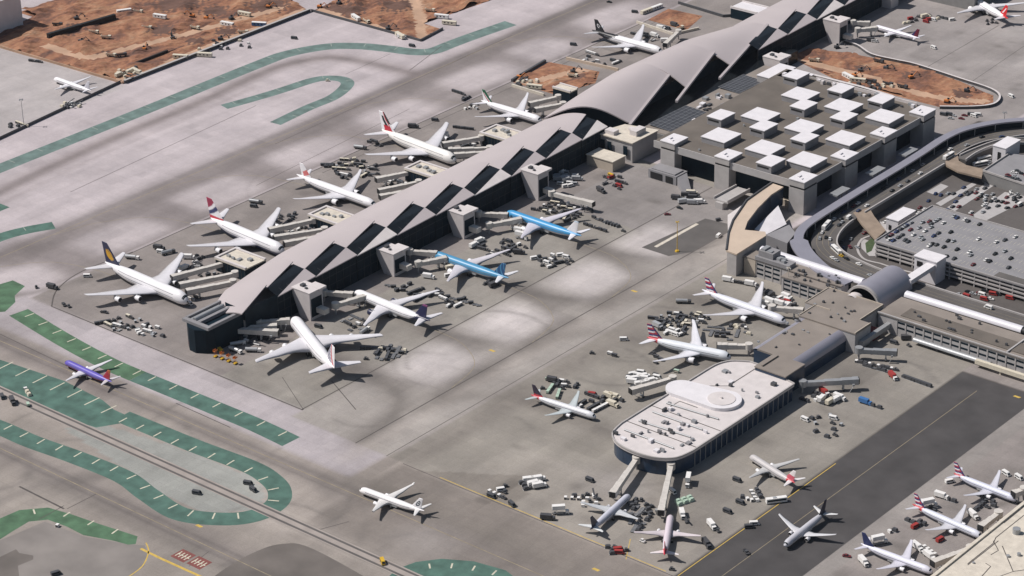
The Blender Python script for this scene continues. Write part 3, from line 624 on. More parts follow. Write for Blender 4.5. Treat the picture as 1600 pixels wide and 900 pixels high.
# low link buildings, glass roofs and plant between hall and terminal
b = Bld('link_building', 'low plant-covered link building between arched hall and brown terminal', 'building', (-62, 310, 0))
mb = MB(); mb.prism([(-80, 238), (-45, 238), (-51, 395), (-82, 395)], 0, 11); b.part(mb, 'low_wall', 'concrete_dark')
mb = MB(); mb.prism([(-79, 239), (-46, 239), (-52, 394), (-81, 394)], 11.01, 11.5); b.part(mb, 'low_roof', 'roof_taupe')
for (x0, x1, y0, y1) in ((-78, -57, 245, 290), (-81, -62.5, 334, 366)):
    mb = MB(); mb.add([(x0, y0, 12.6), (x1, y0, 11.7), (x1, y1, 11.7), (x0, y1, 12.6)], [(0, 1, 2, 3)]); go = b.part(mb, 'glass_roof', 'array_panel')
    mb = MB(); n = 6; m_ = 9
    for k in range(n + 1): x = x0 + (x1 - x0) * k / n; z = 12.65 - .9 * k / n; mb.box(x - .13, x + .13, y0, y1, z, z + .15)
    for k in range(m_ + 1): y = y0 + (y1 - y0) * k / m_; mb.add([(x0, y - .13, 12.86), (x1, y - .13, 11.96), (x1, y + .13, 11.96), (x0, y + .13, 12.86)], [(0, 1, 2, 3)])
    b.part(mb, 'glass_roof_bar', 'metal_grey', go)
for px, py, sx, sy, h in ((1120, 186, 7, 7, 4.5), (1178, 152, 8, 7, 4.5), (1213, 112, 7, 15, 5), (1243, 118, 10, 9, 9)):
    c = at(px, py, 11.5 + h); mb = MB(); mb.box(c.x - sx, c.x + sx, c.y - sy, c.y + sy, 11.5, 11.5 + h); so_ = b.part(mb, 'roof_block', 'wall_grey')
    mb = MB(); mb.box(c.x - sx - .3, c.x + sx + .3, c.y - sy - .3, c.y + sy + .3, 11.51 + h, 12 + h); b.part(mb, 'block_roof', 'roof_white', so_)
for k in range(46):
    x = rng.uniform(-59, -48); y = rng.uniform(262, 388) if k % 3 else rng.uniform(288, 330)
    if k % 3 == 0: x = rng.uniform(-78, -50)
    mb = MB(); mb.use(rng.choice(['metal_grey', 'roof_white', 'roof_grey', 'grey_dark']))
    if k % 4 == 0: mb.cyl((x, y, 12.4), (x + rng.uniform(-1, 3), y + rng.uniform(4, 10), 12.4), .6, n=8)
    else: mb.box(x, x + rng.uniform(1.5, 4), y, y + rng.uniform(1.5, 5), 11.5, 12.6 + rng.random() * 2)
    b.part(mb, 'roof_unit' if k % 4 else 'roof_duct')
b = Bld('service_block', 'pale blocky service building tucked under the hall arch', 'building', (-72, 218, 0))
c1 = at(921, 205, 17); mb = MB(); mb.prism([(-93, 205), (-62, 205), (-62, 234), (-86, 228)], 0, 15); b.part(mb, 'block_wall', 'wall_grey')
mb = MB(); mb.prism([(-94, 204), (-61, 204), (-61, 235), (-87, 229)], 15.01, 15.7); b.part(mb, 'block_roof', 'roof_cream')
mb = MB(); mb.box(-88, -80, 207, 213, 15.7, 18.5); mb.box(-72, -66, 215, 226, 15.7, 19.5); mb.box(-78, -75, 221, 225, 15.7, 17.5); b.part(mb, 'roof_block', 'roof_pale')
for x in (-89, -83, -69): mb = MB(); mb.box(x, x + 3.4, 203.6, 203.98, 5, 12); b.part(mb, 'window', 'glass')
b = Bld('service_block', 'low cream service shed beside the pale blocky building', 'building', (-74, 190, 0))
mb = MB(); mb.box(-86, -63, 184, 198, 0, 7.4); b.part(mb, 'shed_wall', 'wall_beige'); mb = MB(); mb.box(-86.5, -62.5, 183.5, 198.5, 7.41, 8); b.part(mb, 'shed_roof', 'roof_cream')
b = Bld('ramp_house', 'grey sloping baggage ramp house south of the brown terminal', 'building', (-20, 190, 0))
mb = MB(); mb.box(-38, -14, 192, 205, 0, 6.5); mb.box(-36, -16, 193, 203, 6.51, 7.4)
mb.add([(-14, 193, 0), (4, 178, 0), (4, 186, 0), (-14, 204, 0), (-14, 193, 6), (-14, 204, 6), (4, 178, 1), (4, 186, 1)], [(4, 6, 7, 5), (0, 1, 6, 4), (2, 3, 5, 7), (1, 2, 7, 6)]); b.part(mb, 'shed_wall', 'roof_grey')
mb = MB(); mb.box(-36, -26, 191.7, 191.95, .5, 5.2); mb.box(-23, -17, 191.7, 191.95, .5, 5.2); b.part(mb, 'dock_opening', 'black')
mb = MB(); mb.box(26, 38, 180, 206, 4.5, 5.5); mb.box(26, 26.8, 180, 206, 5.5, 7); mb.box(37.2, 38, 180, 206, 5.5, 7); mb.box(29, 35, 178, 184, 0, 4.5); b.part(mb, 'dock_bridge', 'concrete')
# crescent-roofed link
b = Bld('crescent_link_building', 'tan crescent-roofed building with white canopy and dark curved glass', 'building', (85, 150, 0))
out = [at(*q, 16) for q in ((1206, 286), (1187, 299), (1166, 314), (1145, 345), (1138, 364), (1134.5, 391))]
inn = [at(*q, 16) for q in ((1224, 292), (1205, 304), (1184, 325), (1168, 346), (1163.5, 359))]
rim = out + [at(1151, 397, 16), at(1197, 368, 16), at(1196, 362, 16)] + inn[::-1]
mb = MB(); mb.prism(rim, 15, 16); b.part(mb, 'crescent_roof', 'tan_roof')
mb = MB()
for a, c in zip(out[:-1], out[1:]): mb.obox(Vector((a.x, a.y, 0)), Vector((c.x, c.y, 0)), .9, 16.01, 17)
b.part(mb, 'roof_kerb', 'grey_dark')
mb = MB(); P = [(q.x, q.y) for q in inn]
for a, c in zip(P[:-1], P[1:]): mb.add([(a[0], a[1], 3), (c[0], c[1], 3), (c[0], c[1], 14.9), (a[0], a[1], 14.9)], [(0, 1, 2, 3)])
b.part(mb, 'curved_glazing', 'glass_blue')
mb = MB(); P = [(x - .5, y + .2) for x, y in P]; sh = [(q.x + .8, q.y) for q in out]; body = sh + [(at(1151, 397, 16).x - .5, at(1151, 397, 16).y + .5), (at(1197, 368, 16).x, at(1197, 368, 16).y), P[-1]] + P[::-1]
mb.prism(body, 0, 14.98); b.part(mb, 'rear_wall', 'concrete')
mb = MB(); q = [at(1179, 358, 8), at(1216, 321, 10), at(1229, 350, 7), at(1198, 366, 7)]
mb.add([tuple(v) for v in q] + [(v.x, v.y, v.z - .6) for v in q], [(3, 2, 1, 0), (0, 1, 5, 4), (1, 2, 6, 5), (2, 3, 7, 6), (3, 0, 4, 7)]); b.part(mb, 'white_canopy', 'roof_white')
mb = MB(); q = [at(1197, 367, 11), at(1233, 351, 11), at(1243, 364, 11), at(1230, 380, 11)]; mb.prism(q, 0, 11); b.part(mb, 'grey_annex', 'roof_grey')
mb = MB(); q = [at(1137, 336, 6), at(1160, 320, 6), at(1146, 343, 6), at(1138, 360, 6)]; mb.prism(q, 0, 6); b.part(mb, 'side_annex', 'roof_pale')

# ------------------------------------------------------------------ south-east pier terminal
def facade_rows(b, parent, x0, x1, y, zs, step=6.2, wdt=4.9, h=1.3, name='window', d=.04):
    for z in zs:
        x = x0 + .8
        while x + wdt < x1: mb = MB(); mb.box(x, x + wdt, y - d, y - .01, z, z + h); x += step; b.part(mb, name, 'glass', parent)
    x = x0 + .2
    while x < x1: mb = MB(); mb.box(x, x + .35, y - .28, y - .045, 0, zs[-1] + 2.2); x += step; b.part(mb, 'facade_pilaster', 'concrete', parent)
b = Bld('pier_terminal', 'taupe-roofed terminal wing with white tube walkway, west of the barrel vault', 'terminal', (147, 110, 0))
mb = MB(); mb.box(103, 176, 107, 117, 0, 11.4); mb.box(137.01, 172, 99, 106.99, 0, 10.2); w_ = b.part(mb, 'wing_wall', 'wall_grey')
mb = MB(); mb.box(102.6, 176, 106.6, 118, 11.41, 12.1); mb.box(136.6, 172.4, 98.6, 106.55, 10.21, 10.9); b.part(mb, 'wing_roof', 'roof_taupe')
facade_rows(b, w_, 112, 136, 107, (2.2, 5.4, 8.6)); facade_rows(b, w_, 138, 171, 99, (2.0, 5.2, 7.9))
mb = MB(); mb.box(103.1, 111.8, 106.5, 106.98, 0, 11); b.part(mb, 'plain_bay', 'wall_beige')
mb = MB(); mb.box(111.5, 137, 106.3, 114.5, 12.11, 14.6); mb.box(113, 124, 108, 116.5, 14.61, 18.5); ph = b.part(mb, 'penthouse', 'roof_grey')
for q in ((114, 117, 109, 115.5, 18.5, 19.6), (119, 122, 109, 112, 18.5, 19.2), (126, 128.4, 109, 111, 14.6, 16.4), (130, 132.5, 108, 110.5, 14.6, 16.2), (125, 131, 112, 113.5, 14.6, 15.8)): mb = MB(); mb.box(*q); b.part(mb, 'roof_unit', 'metal_grey', ph)
def tube(b, x0, y0, x1, y1, r, z, m='tube_white', n=14, name='walkway_tube'):
    a = Vector((x0, y0, z)); c = Vector((x1, y1, z)); d = (c - a).normalized(); s_ = Vector((-d.y, d.x, 0)); rings = []
    L = (c - a).length; k = max(2, int(L / 6))
    for i in range(k + 1):
        p = a + d * L * i / k; rings.append([p + s_ * r * math.cos(math.pi * t / n) + Vector((0, 0, r * math.sin(math.pi * t / n))) for t in range(n + 1)])
    mb = MB(); mb.loft(rings, close=False)
    for e, rev in ((rings[0], 1), (rings[-1], 0)): mb.add(e, [list(range(n + 1))[::-1] if rev else list(range(n + 1))])
    return b.part(mb, name, m)
tube(b, 107, 120.3, 184, 119.2, 2.9, 12.2)
for k in range(20): mb = MB(); x = rng.uniform(140, 174); y = rng.uniform(100, 116); mb.box(x, x + rng.uniform(.8, 2), y, y + rng.uniform(.8, 2), 10.9 + (1.2 if y > 106.6 else 0), 12 + (1.2 if y > 106.6 else 0) + rng.random()); b.part(mb, 'roof_unit', 'grey_dark')
b = Bld('barrel_vault_hall', 'lilac-grey barrel vault with open arched end', 'building', (194, 121, 0))
tube(b, 195, 139, 195, 103, 12.2, 7.2, 'metal_blue', 26, 'vault_shell')
mb = MB(); mb.box(183, 207, 105, 138, 0, 7.2); b.part(mb, 'vault_base', 'wall_grey')
mb = MB(); mb.add([(195 + 11 * math.cos(math.pi * t / 20), 102.6, 7.2 + 11 * math.sin(math.pi * t / 20)) for t in range(21)], [list(range(21))]); b.part(mb, 'arched_end_glazing', 'glass')
ring = [[Vector((195 + r * math.cos(math.pi * t / 26), y, 7.2 + r * math.sin(math.pi * t / 26))) for t in range(27)] for r, y in ((11.1, 102.5), (11.1, 101.2), (12.5, 101.2), (12.5, 103.2))]
mb.loft(ring, close=False, smooth=False); b.part(mb, 'arch_rim', 'concrete')
mb = MB(); mb.loft([[Vector((190 + 4.8 * math.cos(math.pi * t / 12), y, 10.6 + 3.5 * math.sin(math.pi * t / 12))) for t in range(13)] for y in (96, 103)], close=False); b.part(mb, 'inner_dome', 'roof_pale')
b = Bld('pier_terminal', 'long taupe terminal wing with two window rows, east of the barrel vault', 'terminal', (270, 105, 0))
mb = MB(); mb.box(213, 350, 91, 117.5, 0, 11.2); w_ = b.part(mb, 'wing_wall', 'wall_grey')
mb = MB(); mb.box(212.6, 350, 90.5, 117.6, 11.21, 11.8); b.part(mb, 'wing_roof', 'roof_taupe'); mb = MB(); mb.box(226, 350, 95, 107, 11.81, 12.3); b.part(mb, 'roof_panel', 'roof_brown')
mb = MB(); mb.box(212.6, 350, 90.4, 91.2, 11.81, 12.5); b.part(mb, 'roof_parapet', 'wall_grey'); mb = MB(); mb.box(300, 301, 91.3, 117, 11.81, 12.8); b.part(mb, 'roof_parapet', 'wall_grey')
facade_rows(b, w_, 226, 348, 91, (5.2, 8.6))
tube(b, 214, 120.6, 294, 121.4, 2.9, 12.2); tube(b, 240, 88.7, 292, 88.7, 2.0, 2.4, 'metal_grey', 12, 'apron_walkway')
mb = MB(); mb.cyl((294.1, 121.4, 12.2), (297, 121.5, 12.2), 2.4, n=12); b.part(mb, 'tube_portal', 'black')
mb = MB(); mb.box(284, 340, 84.2, 86.6, 2.4, 5); mb.box(300, 301, 84.9, 85.9, 0, 2.39); mb.box(325, 326, 84.9, 85.9, 0, 2.39); b.part(mb, 'elevated_walkway', 'cream')
for k in range(22): mb = MB(); x = rng.uniform(228, 340); y = rng.choice([rng.uniform(108, 115), rng.uniform(95, 106)]); mb.box(x, x + rng.uniform(.8, 2.2), y, y + rng.uniform(.8, 1.8), 11.8, 13 + rng.random()); b.part(mb, 'roof_unit', 'grey_dark')
b = Bld('pier_connector', 'stepped taupe connector with lilac rounded eaves leading to the capsule-roofed pier', 'terminal', (197, 50, 0))
poly = [(172, 98.5), (211.5, 98.5), (211.5, 73), (219, 73), (219, 56), (179, 56), (179, 73), (172, 73)]
mb = MB(); mb.prism(poly, 0, 12.6); b.part(mb, 'connector_wall', 'wall_grey')
mb = MB(); mb.prism([(x + (.4 if x > 190 else -.4), y + (.3 if y > 80 else -.3 if y < 60 else 0)) for x, y in poly], 12.61, 13.4); b.part(mb, 'connector_roof', 'roof_taupe')
for p, q in (((172, 98.4), (211.5, 98.4)), ((211.3, 98.4), (211.3, 73)), ((218.8, 73), (218.8, 56)), ((179, 73), (190, 73)), ((172.2, 98), (172.2, 73.3)), ((179.2, 73), (179.2, 56.3))): mb = MB(); mb.obox(Vector((*p, 0)), Vector((*q, 0)), .5, 13.41, 13.9); b.part(mb, 'roof_parapet', 'wall_beige')
mb = MB(); mb.box(181, 210, 6, 55.9, 0, 11.3); b.part(mb, 'neck_wall', 'glass_blue'); mb = MB(); mb.box(183.5, 207.5, 6, 55.9, 11.31, 12.4); b.part(mb, 'neck_roof', 'roof_taupe')
mb = MB()
for sx, cx in ((-1, 183.5), (1, 207.5)):
    mb.loft([[Vector((cx + sx * 5.5 * math.sin(t * math.pi / 12), y, 6.9 + 5.5 * math.cos(t * math.pi / 12))) for t in range(7)] for y in (5.9, 56.2)], close=False)
b.part(mb, 'rounded_eave', 'metal_blue')
mb = MB(); mb.box(212.6, 213, 6.2, 55.8, 0, 6.9); b.part(mb, 'lower_glazing', 'glass_blue')
mb = MB(); mb.box(196, 217, -14, 5.8, 0, 12.6); b.part(mb, 'corner_block', 'glass_blue'); mb = MB(); mb.box(195.6, 217.4, -14.4, 5.8, 12.61, 13.3); mb.box(199, 199.8, -12, 4, 13.31, 14.2); b.part(mb, 'corner_roof', 'roof_taupe')
mb = MB(); mb.box(219.2, 222, 60, 92, 4, 7.2); mb.box(211.8, 219.1, 92, 97, 3, 7.4); b.part(mb, 'side_gallery', 'metal_grey')
mb = MB(); mb.add([(211.6, 84, 0), (219, 76, 0), (219, 84, 0), (211.6, 84, 5.5), (219, 76, .8), (219, 84, 5.5)], [(0, 1, 4, 3), (3, 4, 5), (1, 2, 5, 4)]); b.part(mb, 'ramp_cover', 'maroon')
for k in range(26): mb = MB(); x = rng.uniform(176, 208); y = rng.uniform(10, 95); mb.box(x, x + rng.uniform(.7, 1.8), y, y + rng.uniform(.7, 1.8), 12.4 if y < 56 else 13.4, (13 if y < 56 else 14) + rng.random() * .8); b.part(mb, 'roof_unit', 'grey_dark' if k % 3 else 'metal_grey')
b = Bld('pier_terminal', 'pale-roofed pier with rounded corner and a raised white capsule roof', 'terminal', (200, -60, 0))
plan = smooth_line([(174, -31), (174.6, -22), (177.5, -15), (182, -11), (188, -7.6)], 4) + [(198, -7.4), (214, -12.5), (223.6, -14.5), (223.6, -112)] + smooth_line([(223.6, -112), (221, -124), (212, -131), (199, -133), (186, -131), (177, -124), (174, -112)], 4)
plan = [(q[0], q[1]) for q in plan]
mb = MB(); mb.prism([(199 + (x - 199) * .975, -65 + (y + 65) * .985) for x, y in plan], 0, 9.2, cap=False); pw = b.part(mb, 'pier_glazing', 'glass_blue')
mb = MB(); mb.prism(plan, 9.21, 10.6, bottom=True); b.part(mb, 'pier_roof', 'roof_pale')
mb = MB()
for i in range(len(plan)):
    p_, c_ = plan[i], plan[(i + 1) % len(plan)]
    if abs(p_[0] - c_[0]) + abs(p_[1] - c_[1]) > .1: mb.obox(Vector((*p_, 0)), Vector((*c_, 0)), .8, 10.61, 11.4)
b.part(mb, 'pier_parapet', 'concrete')
for q in (((1095, 583), (1122, 569)), ((1108, 603), (1138, 603), (1185, 573)), ((1015, 636), (1041, 618)), ((1045, 637), (1062, 627), (1090, 637))): mb = MB(); ribbon(mb, [at(*p, 10.6) for p in q], .7, 10.66); b.part(mb, 'roof_joint', 'tar')
for y in (-85, -108): mb = MB(); mb.box(175, 223, y, y + .5, 10.61, 10.75); b.part(mb, 'roof_joint', 'tar')
cap = []
for i in range(30):
    t = 2 * math.pi * i / 30; c = (203, -57) if math.cos(t) > 0 else (177, -60); ra = 11.5 if math.cos(t) > 0 else 9.0
    cap.append((c[0] + ra * math.cos(t), c[1] + ra * math.sin(t)))
mb = MB(); mb.prism(cap, 10.62, 12.6); b.part(mb, 'raised_capsule', 'roof_white')
mb = MB(); mb.prism([(203 + 8 * math.cos(2 * math.pi * i / 28), -57 + 8 * math.sin(2 * math.pi * i / 28)) for i in range(28)], 12.61, 12.9); mb.box(202.5, 203.5, -57.5, -56.5, 12.9, 13.8); b.part(mb, 'capsule_disc', 'roof_pale')
for k in range(64):
    x = rng.uniform(177, 219); y = rng.uniform(-127, -16)
    if (165 < x < 217 and -71 < y < -45) or (k < 40 and not (x > 204 and -50 < y < -18) and y > -75): continue
    mb = MB(); mb.box(x, x + rng.uniform(.8, 3), y, y + rng.uniform(.8, 3.4), 10.61, 11.5 + rng.random() * 1.2); b.part(mb, 'roof_unit', rng.choice(['metal_grey', 'grey_dark', 'roof_grey', 'roof_white']))
for k in range(4): mb = MB(); y = -78 - k * 13; mb.cyl((180, y, 11.2), (214, y + rng.uniform(-3, 3), 11.2), .5, n=8); b.part(mb, 'roof_duct', 'metal_grey')
for k in range(19): mb = MB(); y = -20 - k * 5; mb.box(223.0, 223.35, y, y + .3, 0, 9.2); b.part(mb, 'facade_pilaster', 'concrete', pw)
# far south-east pier roof
b = Bld('pier_terminal', 'beige jointed pier roof in the lower right corner', 'terminal', (425, -110, 0))
mb = MB(); mb.box(394, 520, -240, -42, 0, 10.6); b.part(mb, 'pier_wall', 'wall_beige'); mb = MB(); mb.box(392, 522, -242, -40, 10.61, 12); b.part(mb, 'pier_roof', 'roof_cream')
mb = MB()
for q in (((1512, 881), (1552, 849), (1556, 840), (1600, 805)), ((1548, 867), (1560, 860), (1552, 845)), ((1566, 853), (1583, 893), (1550, 905)), ((1583, 893), (1604, 890)), ((1555, 817), (1569, 817), (1602, 790)), ((1512, 883), (1560, 845)), ((1530, 905), (1548, 885), (1540, 880))): ribbon(mb, [at(*p, 12) for p in q], .5, 12.05)
b.part(mb, 'roof_joint', 'tar')
mb = MB(); mb.box(393, 394.5, -200, -45, 12.01, 12.9); b.part(mb, 'roof_parapet', 'roof_cream')
for q in ((1588, 833, 3, 4), (1592, 868, 1.5, 2), (1521, 880, 1, 1), (1575, 870, 1.4, 1.4)): c = at(q[0], q[1], 12); mb = MB(); mb.cyl((c.x, c.y, 12), (c.x, c.y, 12 + q[3] * .7), q[2] * .7, n=10); b.part(mb, 'roof_unit', 'metal_grey')

# ------------------------------------------------------------------ car park, road decks, bridges
b = Bld('parking_garage', 'multi-storey car park with striped open decks and cars on its roof', 'garage', (240, 212, 0))
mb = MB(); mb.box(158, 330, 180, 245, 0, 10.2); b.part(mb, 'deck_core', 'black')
for z in (2.2, 4.9, 7.6): mb = MB(); mb.box(155.6, 332, 177.4, 247, z, z + .95); b.part(mb, 'deck_slab', 'concrete')
mb = MB(); mb.box(155, 332, 177, 247.4, 10.21, 10.9); b.part(mb, 'roof_deck', 'roof_grey')
for q in ((155, 332, 177, 177.5), (155, 155.5, 177.5, 247.4), (155.5, 332, 246.9, 247.4)): mb = MB(); mb.box(*q, 10.91, 11.8); b.part(mb, 'deck_parapet', 'concrete')
for k in range(20): x = 156 + k * 9; mb = MB(); mb.box(x, x + .8, 177.6, 178.4, 0, 10.2); b.part(mb, 'deck_column', 'concrete')
for k in range(8): y = 179 + k * 9.6; mb = MB(); mb.box(155.8, 156.5, y, y + .8, 0, 10.2); b.part(mb, 'deck_column', 'concrete')
mb = MB()
for row in range(6):
    y = 182.5 + row * 11
    for k in range(58):
        x = 160 + k * 2.8
        if 188 < x < 210 and y < 184: continue
        mb.box(x, x + .16, y, y + 4.6, 10.905, 10.93)
b.part(mb, 'stall_marking', 'paint_white')['kind'] = 'stuff'
mb = MB(); mb.box(241, 330, 177.55, 186, 10.93, 11.1); b.part(mb, 'ramp_strip', 'asphalt_mid')
mb = MB(); mb.box(192, 208, 165.5, 176.9, 0, 15.4); st = b.part(mb, 'stair_tower', 'roof_white'); mb = MB(); mb.box(191.5, 208.5, 165, 177.2, 15.41, 16); b.part(mb, 'stair_tower_roof', 'roof_white', st)
mb = MB(); mb.box(194, 198, 165.2, 165.45, 9.5, 13); b.part(mb, 'tower_opening', 'black', st)
mb = MB(); mb.box(201, 207, 137.5, 165.4, 10.6, 13.6); b.part(mb, 'pedestrian_bridge', 'roof_white')
b = Bld('stair_house', 'white flat-roofed stair house by the car park corner', 'building', (143, 228, 0))
mb = MB(); mb.box(139, 148, 217, 238, 0, 8.6); b.part(mb, 'house_wall', 'roof_white'); mb = MB(); mb.box(138.6, 148.4, 216.6, 238.4, 8.61, 9.2); b.part(mb, 'house_roof', 'roof_white'); mb = MB(); mb.box(141, 143, 216.8, 216.98, 1, 4.5); b.part(mb, 'doorway', 'black')
def deck(pts, wl, wr, z, thick, m='asphalt_mid', name='upper_road'):
    P = [Vector((q[0], q[1], 0)) for q in pts]; L = []; Q = []
    for i, q in enumerate(P):
        d = (P[min(i + 1, len(P) - 1)] - P[max(i - 1, 0)]).normalized(); n = Vector((-d.y, d.x, 0)); L.append(q + n * wl); Q.append(q - n * wr)
    k = len(P); mb = MB(); lo = z - thick
    mb.add([(v.x, v.y, z) for v in L + Q] + [(v.x, v.y, lo) for v in L + Q], [(k + i, k + i + 1, i + 1, i) for i in range(k - 1)] + [(i, i + 1, 2 * k + i + 1, 2 * k + i) for i in range(k - 1)] + [(k + i + 1, k + i, 3 * k + i, 3 * k + i + 1) for i in range(k - 1)] + [(2 * k + i, 2 * k + i + 1, 3 * k + i + 1, 3 * k + i) for i in range(k - 1)])
    mb.add([(v.x, v.y, zz) for zz in (z, lo) for v in (L[0], Q[0])] + [(v.x, v.y, zz) for zz in (z, lo) for v in (L[-1], Q[-1])], [(0, 2, 3, 1), (4, 5, 7, 6)])
    struct(mb.build(name, m))
    return L, Q
def kerb_wall(side, z, h=1.0, wdt=.5, m='concrete', name='road_parapet'):
    mb = MB()
    for a, c in zip(side[:-1], side[1:]): mb.obox(Vector((a.x, a.y, 0)), Vector((c.x, c.y, 0)), wdt, z, z + h)
    struct(mb.build(name, m))
ctr = smooth_line([(330, 140), (230, 140.5), (180, 142), (152, 147), (136, 154), (125, 165), (117, 184), (113.5, 210), (113, 260), (112.5, 320), (114, 352), (122, 385), (140, 410), (190, 430)], 5)
L1, Q1 = deck(ctr, 8.5, 8, 7, 6.9, 'asphalt_mid')
i0 = min(range(len(ctr)), key=lambda i: (ctr[i].y - 205) ** 2 + (ctr[i].x - 113) ** 2); i1 = min(range(len(ctr)), key=lambda i: (ctr[i].y - 222) ** 2 + (ctr[i].x - 113) ** 2)
j0 = min(range(len(ctr)), key=lambda i: (ctr[i].y - 318) ** 2 + (ctr[i].x - 113) ** 2); j1 = min(range(len(ctr)), key=lambda i: (ctr[i].y - 340) ** 2 + (ctr[i].x - 113) ** 2)
for s_ in (Q1[:i0 + 1], Q1[i1:j0 + 1], Q1[j1:]): kerb_wall(s_, 6.2, 1.9, .9)
mb = MB()                                              # lane lines on the deck
for off in (-2.6, 1.2, 5):
    pts = []
    for i, q in enumerate(ctr):
        d = (ctr[min(i + 1, len(ctr) - 1)] - ctr[max(i - 1, 0)]).normalized(); pts.append(q + Vector((-d.y, d.x)) * off if len(d) == 2 else q + Vector((-d.y, d.x, 0)) * off)
    ribbon(mb, pts, .2, 7.02)
struct(mb.build('lane_line', 'guide_worn'))
cb = smooth_line([at(*q, 13) for q in ((1330, 440), (1290, 423), (1265, 402), (1251, 383), (1249, 366), (1262, 349), (1300, 324), (1350, 293), (1400, 263), (1440, 238), (1475, 215), (1510, 200), (1565, 189), (1640, 184))], 5)
b = Bld('kerbside_canopy', 'long pale lilac canopy curving along the road beside the brown terminal', 'canopy', (108, 250, 0))
mb = MB()
for i in range(len(cb) - 1):
    pass
P = [Vector((q.x, q.y, 0)) for q in cb]; A_ = []; B_ = []
for i, q in enumerate(P):
    d = (P[min(i + 1, len(P) - 1)] - P[max(i - 1, 0)]).normalized(); n = Vector((-d.y, d.x, 0)); wv = 3.2 + (2.8 if i < 18 else 0); A_.append(q + n * wv); B_.append(q - n * (wv - .3))
k = len(P); mb.add([(v.x, v.y, 13) for v in A_ + B_] + [(v.x, v.y, 11.9) for v in A_ + B_], [(k + i, k + i + 1, i + 1, i) for i in range(k - 1)] + [(i, i + 1, 2 * k + i + 1, 2 * k + i) for i in range(k - 1)] + [(k + i + 1, k + i, 3 * k + i, 3 * k + i + 1) for i in range(k - 1)] + [(2 * k + i, 2 * k + i + 1, 3 * k + i + 1, 3 * k + i) for i in range(k - 1)])
b.part(mb, 'canopy_roof', 'metal_blue')
mb = MB()
for i in range(0, k - 1): mb.add([(P[i].x, P[i].y, 0), (P[i + 1].x, P[i + 1].y, 0), (P[i + 1].x, P[i + 1].y, 11.88), (P[i].x, P[i].y, 11.88)], [(0, 1, 2, 3)])
b.part(mb, 'canopy_shade_sheet', 'glass')  # dark sheet added for the shade beneath the canopy
for i in range(2, k - 1, 3): mb = MB(); mb.cyl((B_[i].x, B_[i].y, 7), (B_[i].x, B_[i].y, 11.9), .3, n=6); b.part(mb, 'canopy_column', 'metal_grey')
for n_, y in (('south', 232), ('middle', 276), ('north', 318)):
    b = Bld('entrance_canopy', {'south': 'small grey entrance canopy nearest the terminal south corner', 'middle': 'small grey entrance canopy midway along the brown terminal', 'north': 'small grey entrance canopy near the terminal north corner'}[n_], 'canopy', (93, y, 0), 'entrance canopies beside the terminal')
    mb = MB(); mb.box(89.5, 96, y - 8, y + 8, 9.6, 10.6); b.part(mb, 'canopy_roof', 'metal_grey')
    for u in (-6, 0, 6): mb = MB(); mb.cyl((94.5, y + u, 0), (94.5, y + u, 9.6), .3, n=6); b.part(mb, 'canopy_column', 'metal_grey')
def flyover(px, z, name, m, thick=1.2):
    q = [at(*p, z) for p in px]; mb = MB(); mb.prism(q, z - thick, z + .05, bottom=True); struct(mb.build(name, m)); return q
q = flyover(((1333, 332), (1358, 324), (1366, 338), (1384, 360), (1368, 374), (1348, 352)), 7.1, 'ramp_bridge', 'tan_road')
q = flyover(((1476, 240), (1496, 240), (1498, 251), (1510, 258), (1536, 264), (1534, 277), (1497, 268), (1478, 258)), 7.1, 'ramp_bridge', 'tan_road')
c2 = smooth_line([at(*p, 7) for p in ((1500, 248), (1520, 235), (1550, 224), (1590, 220), (1650, 224))], 5)
L2, Q2 = deck(c2, 4.5, 4.5, 7, 6.9); kerb_wall(Q2, 6.2, 1.9, .9); kerb_wall(L2, 6.2, 1.6, .6)
b = Bld('parking_deck', 'grey parking deck at the right edge with parapet', 'garage', tuple(at(1590, 268, 0)))
q = [at(*p, 8) for p in ((1536, 268), (1578, 240), (1650, 246), (1650, 306))]; mb = MB(); mb.prism(q, 0, 7.6); b.part(mb, 'deck_core', 'concrete_dark'); mb = MB(); mb.prism(q, 7.61, 8); b.part(mb, 'roof_deck', 'roof_grey')
mb = MB(); mb.obox(Vector((q[0].x, q[0].y, 0)), Vector((q[3].x, q[3].y, 0)), .7, 8, 9.3); b.part(mb, 'deck_parapet', 'concrete'); mb = MB(); mb.obox(Vector((q[0].x, q[0].y, 0)), Vector((q[1].x, q[1].y, 0)), .7, 8, 9.1); b.part(mb, 'deck_parapet', 'concrete')
c = at(1570, 250, 0); b = Bld('stair_house', 'white stair house on the parking deck at the right edge', 'building', tuple(c))
mb = MB(); mb.box(c.x - 5, c.x + 5, c.y - 9, c.y + 11, 0, 12.5); b.part(mb, 'house_wall', 'roof_white'); mb = MB(); mb.box(c.x - 5.3, c.x + 5.3, c.y - 9.3, c.y + 11.3, 12.51, 13); b.part(mb, 'house_roof', 'roof_white'); mb = MB(); mb.box(c.x - 1, c.x + 1.5, c.y - 9.2, c.y - 9.02, 3, 9); b.part(mb, 'doorway', 'black')
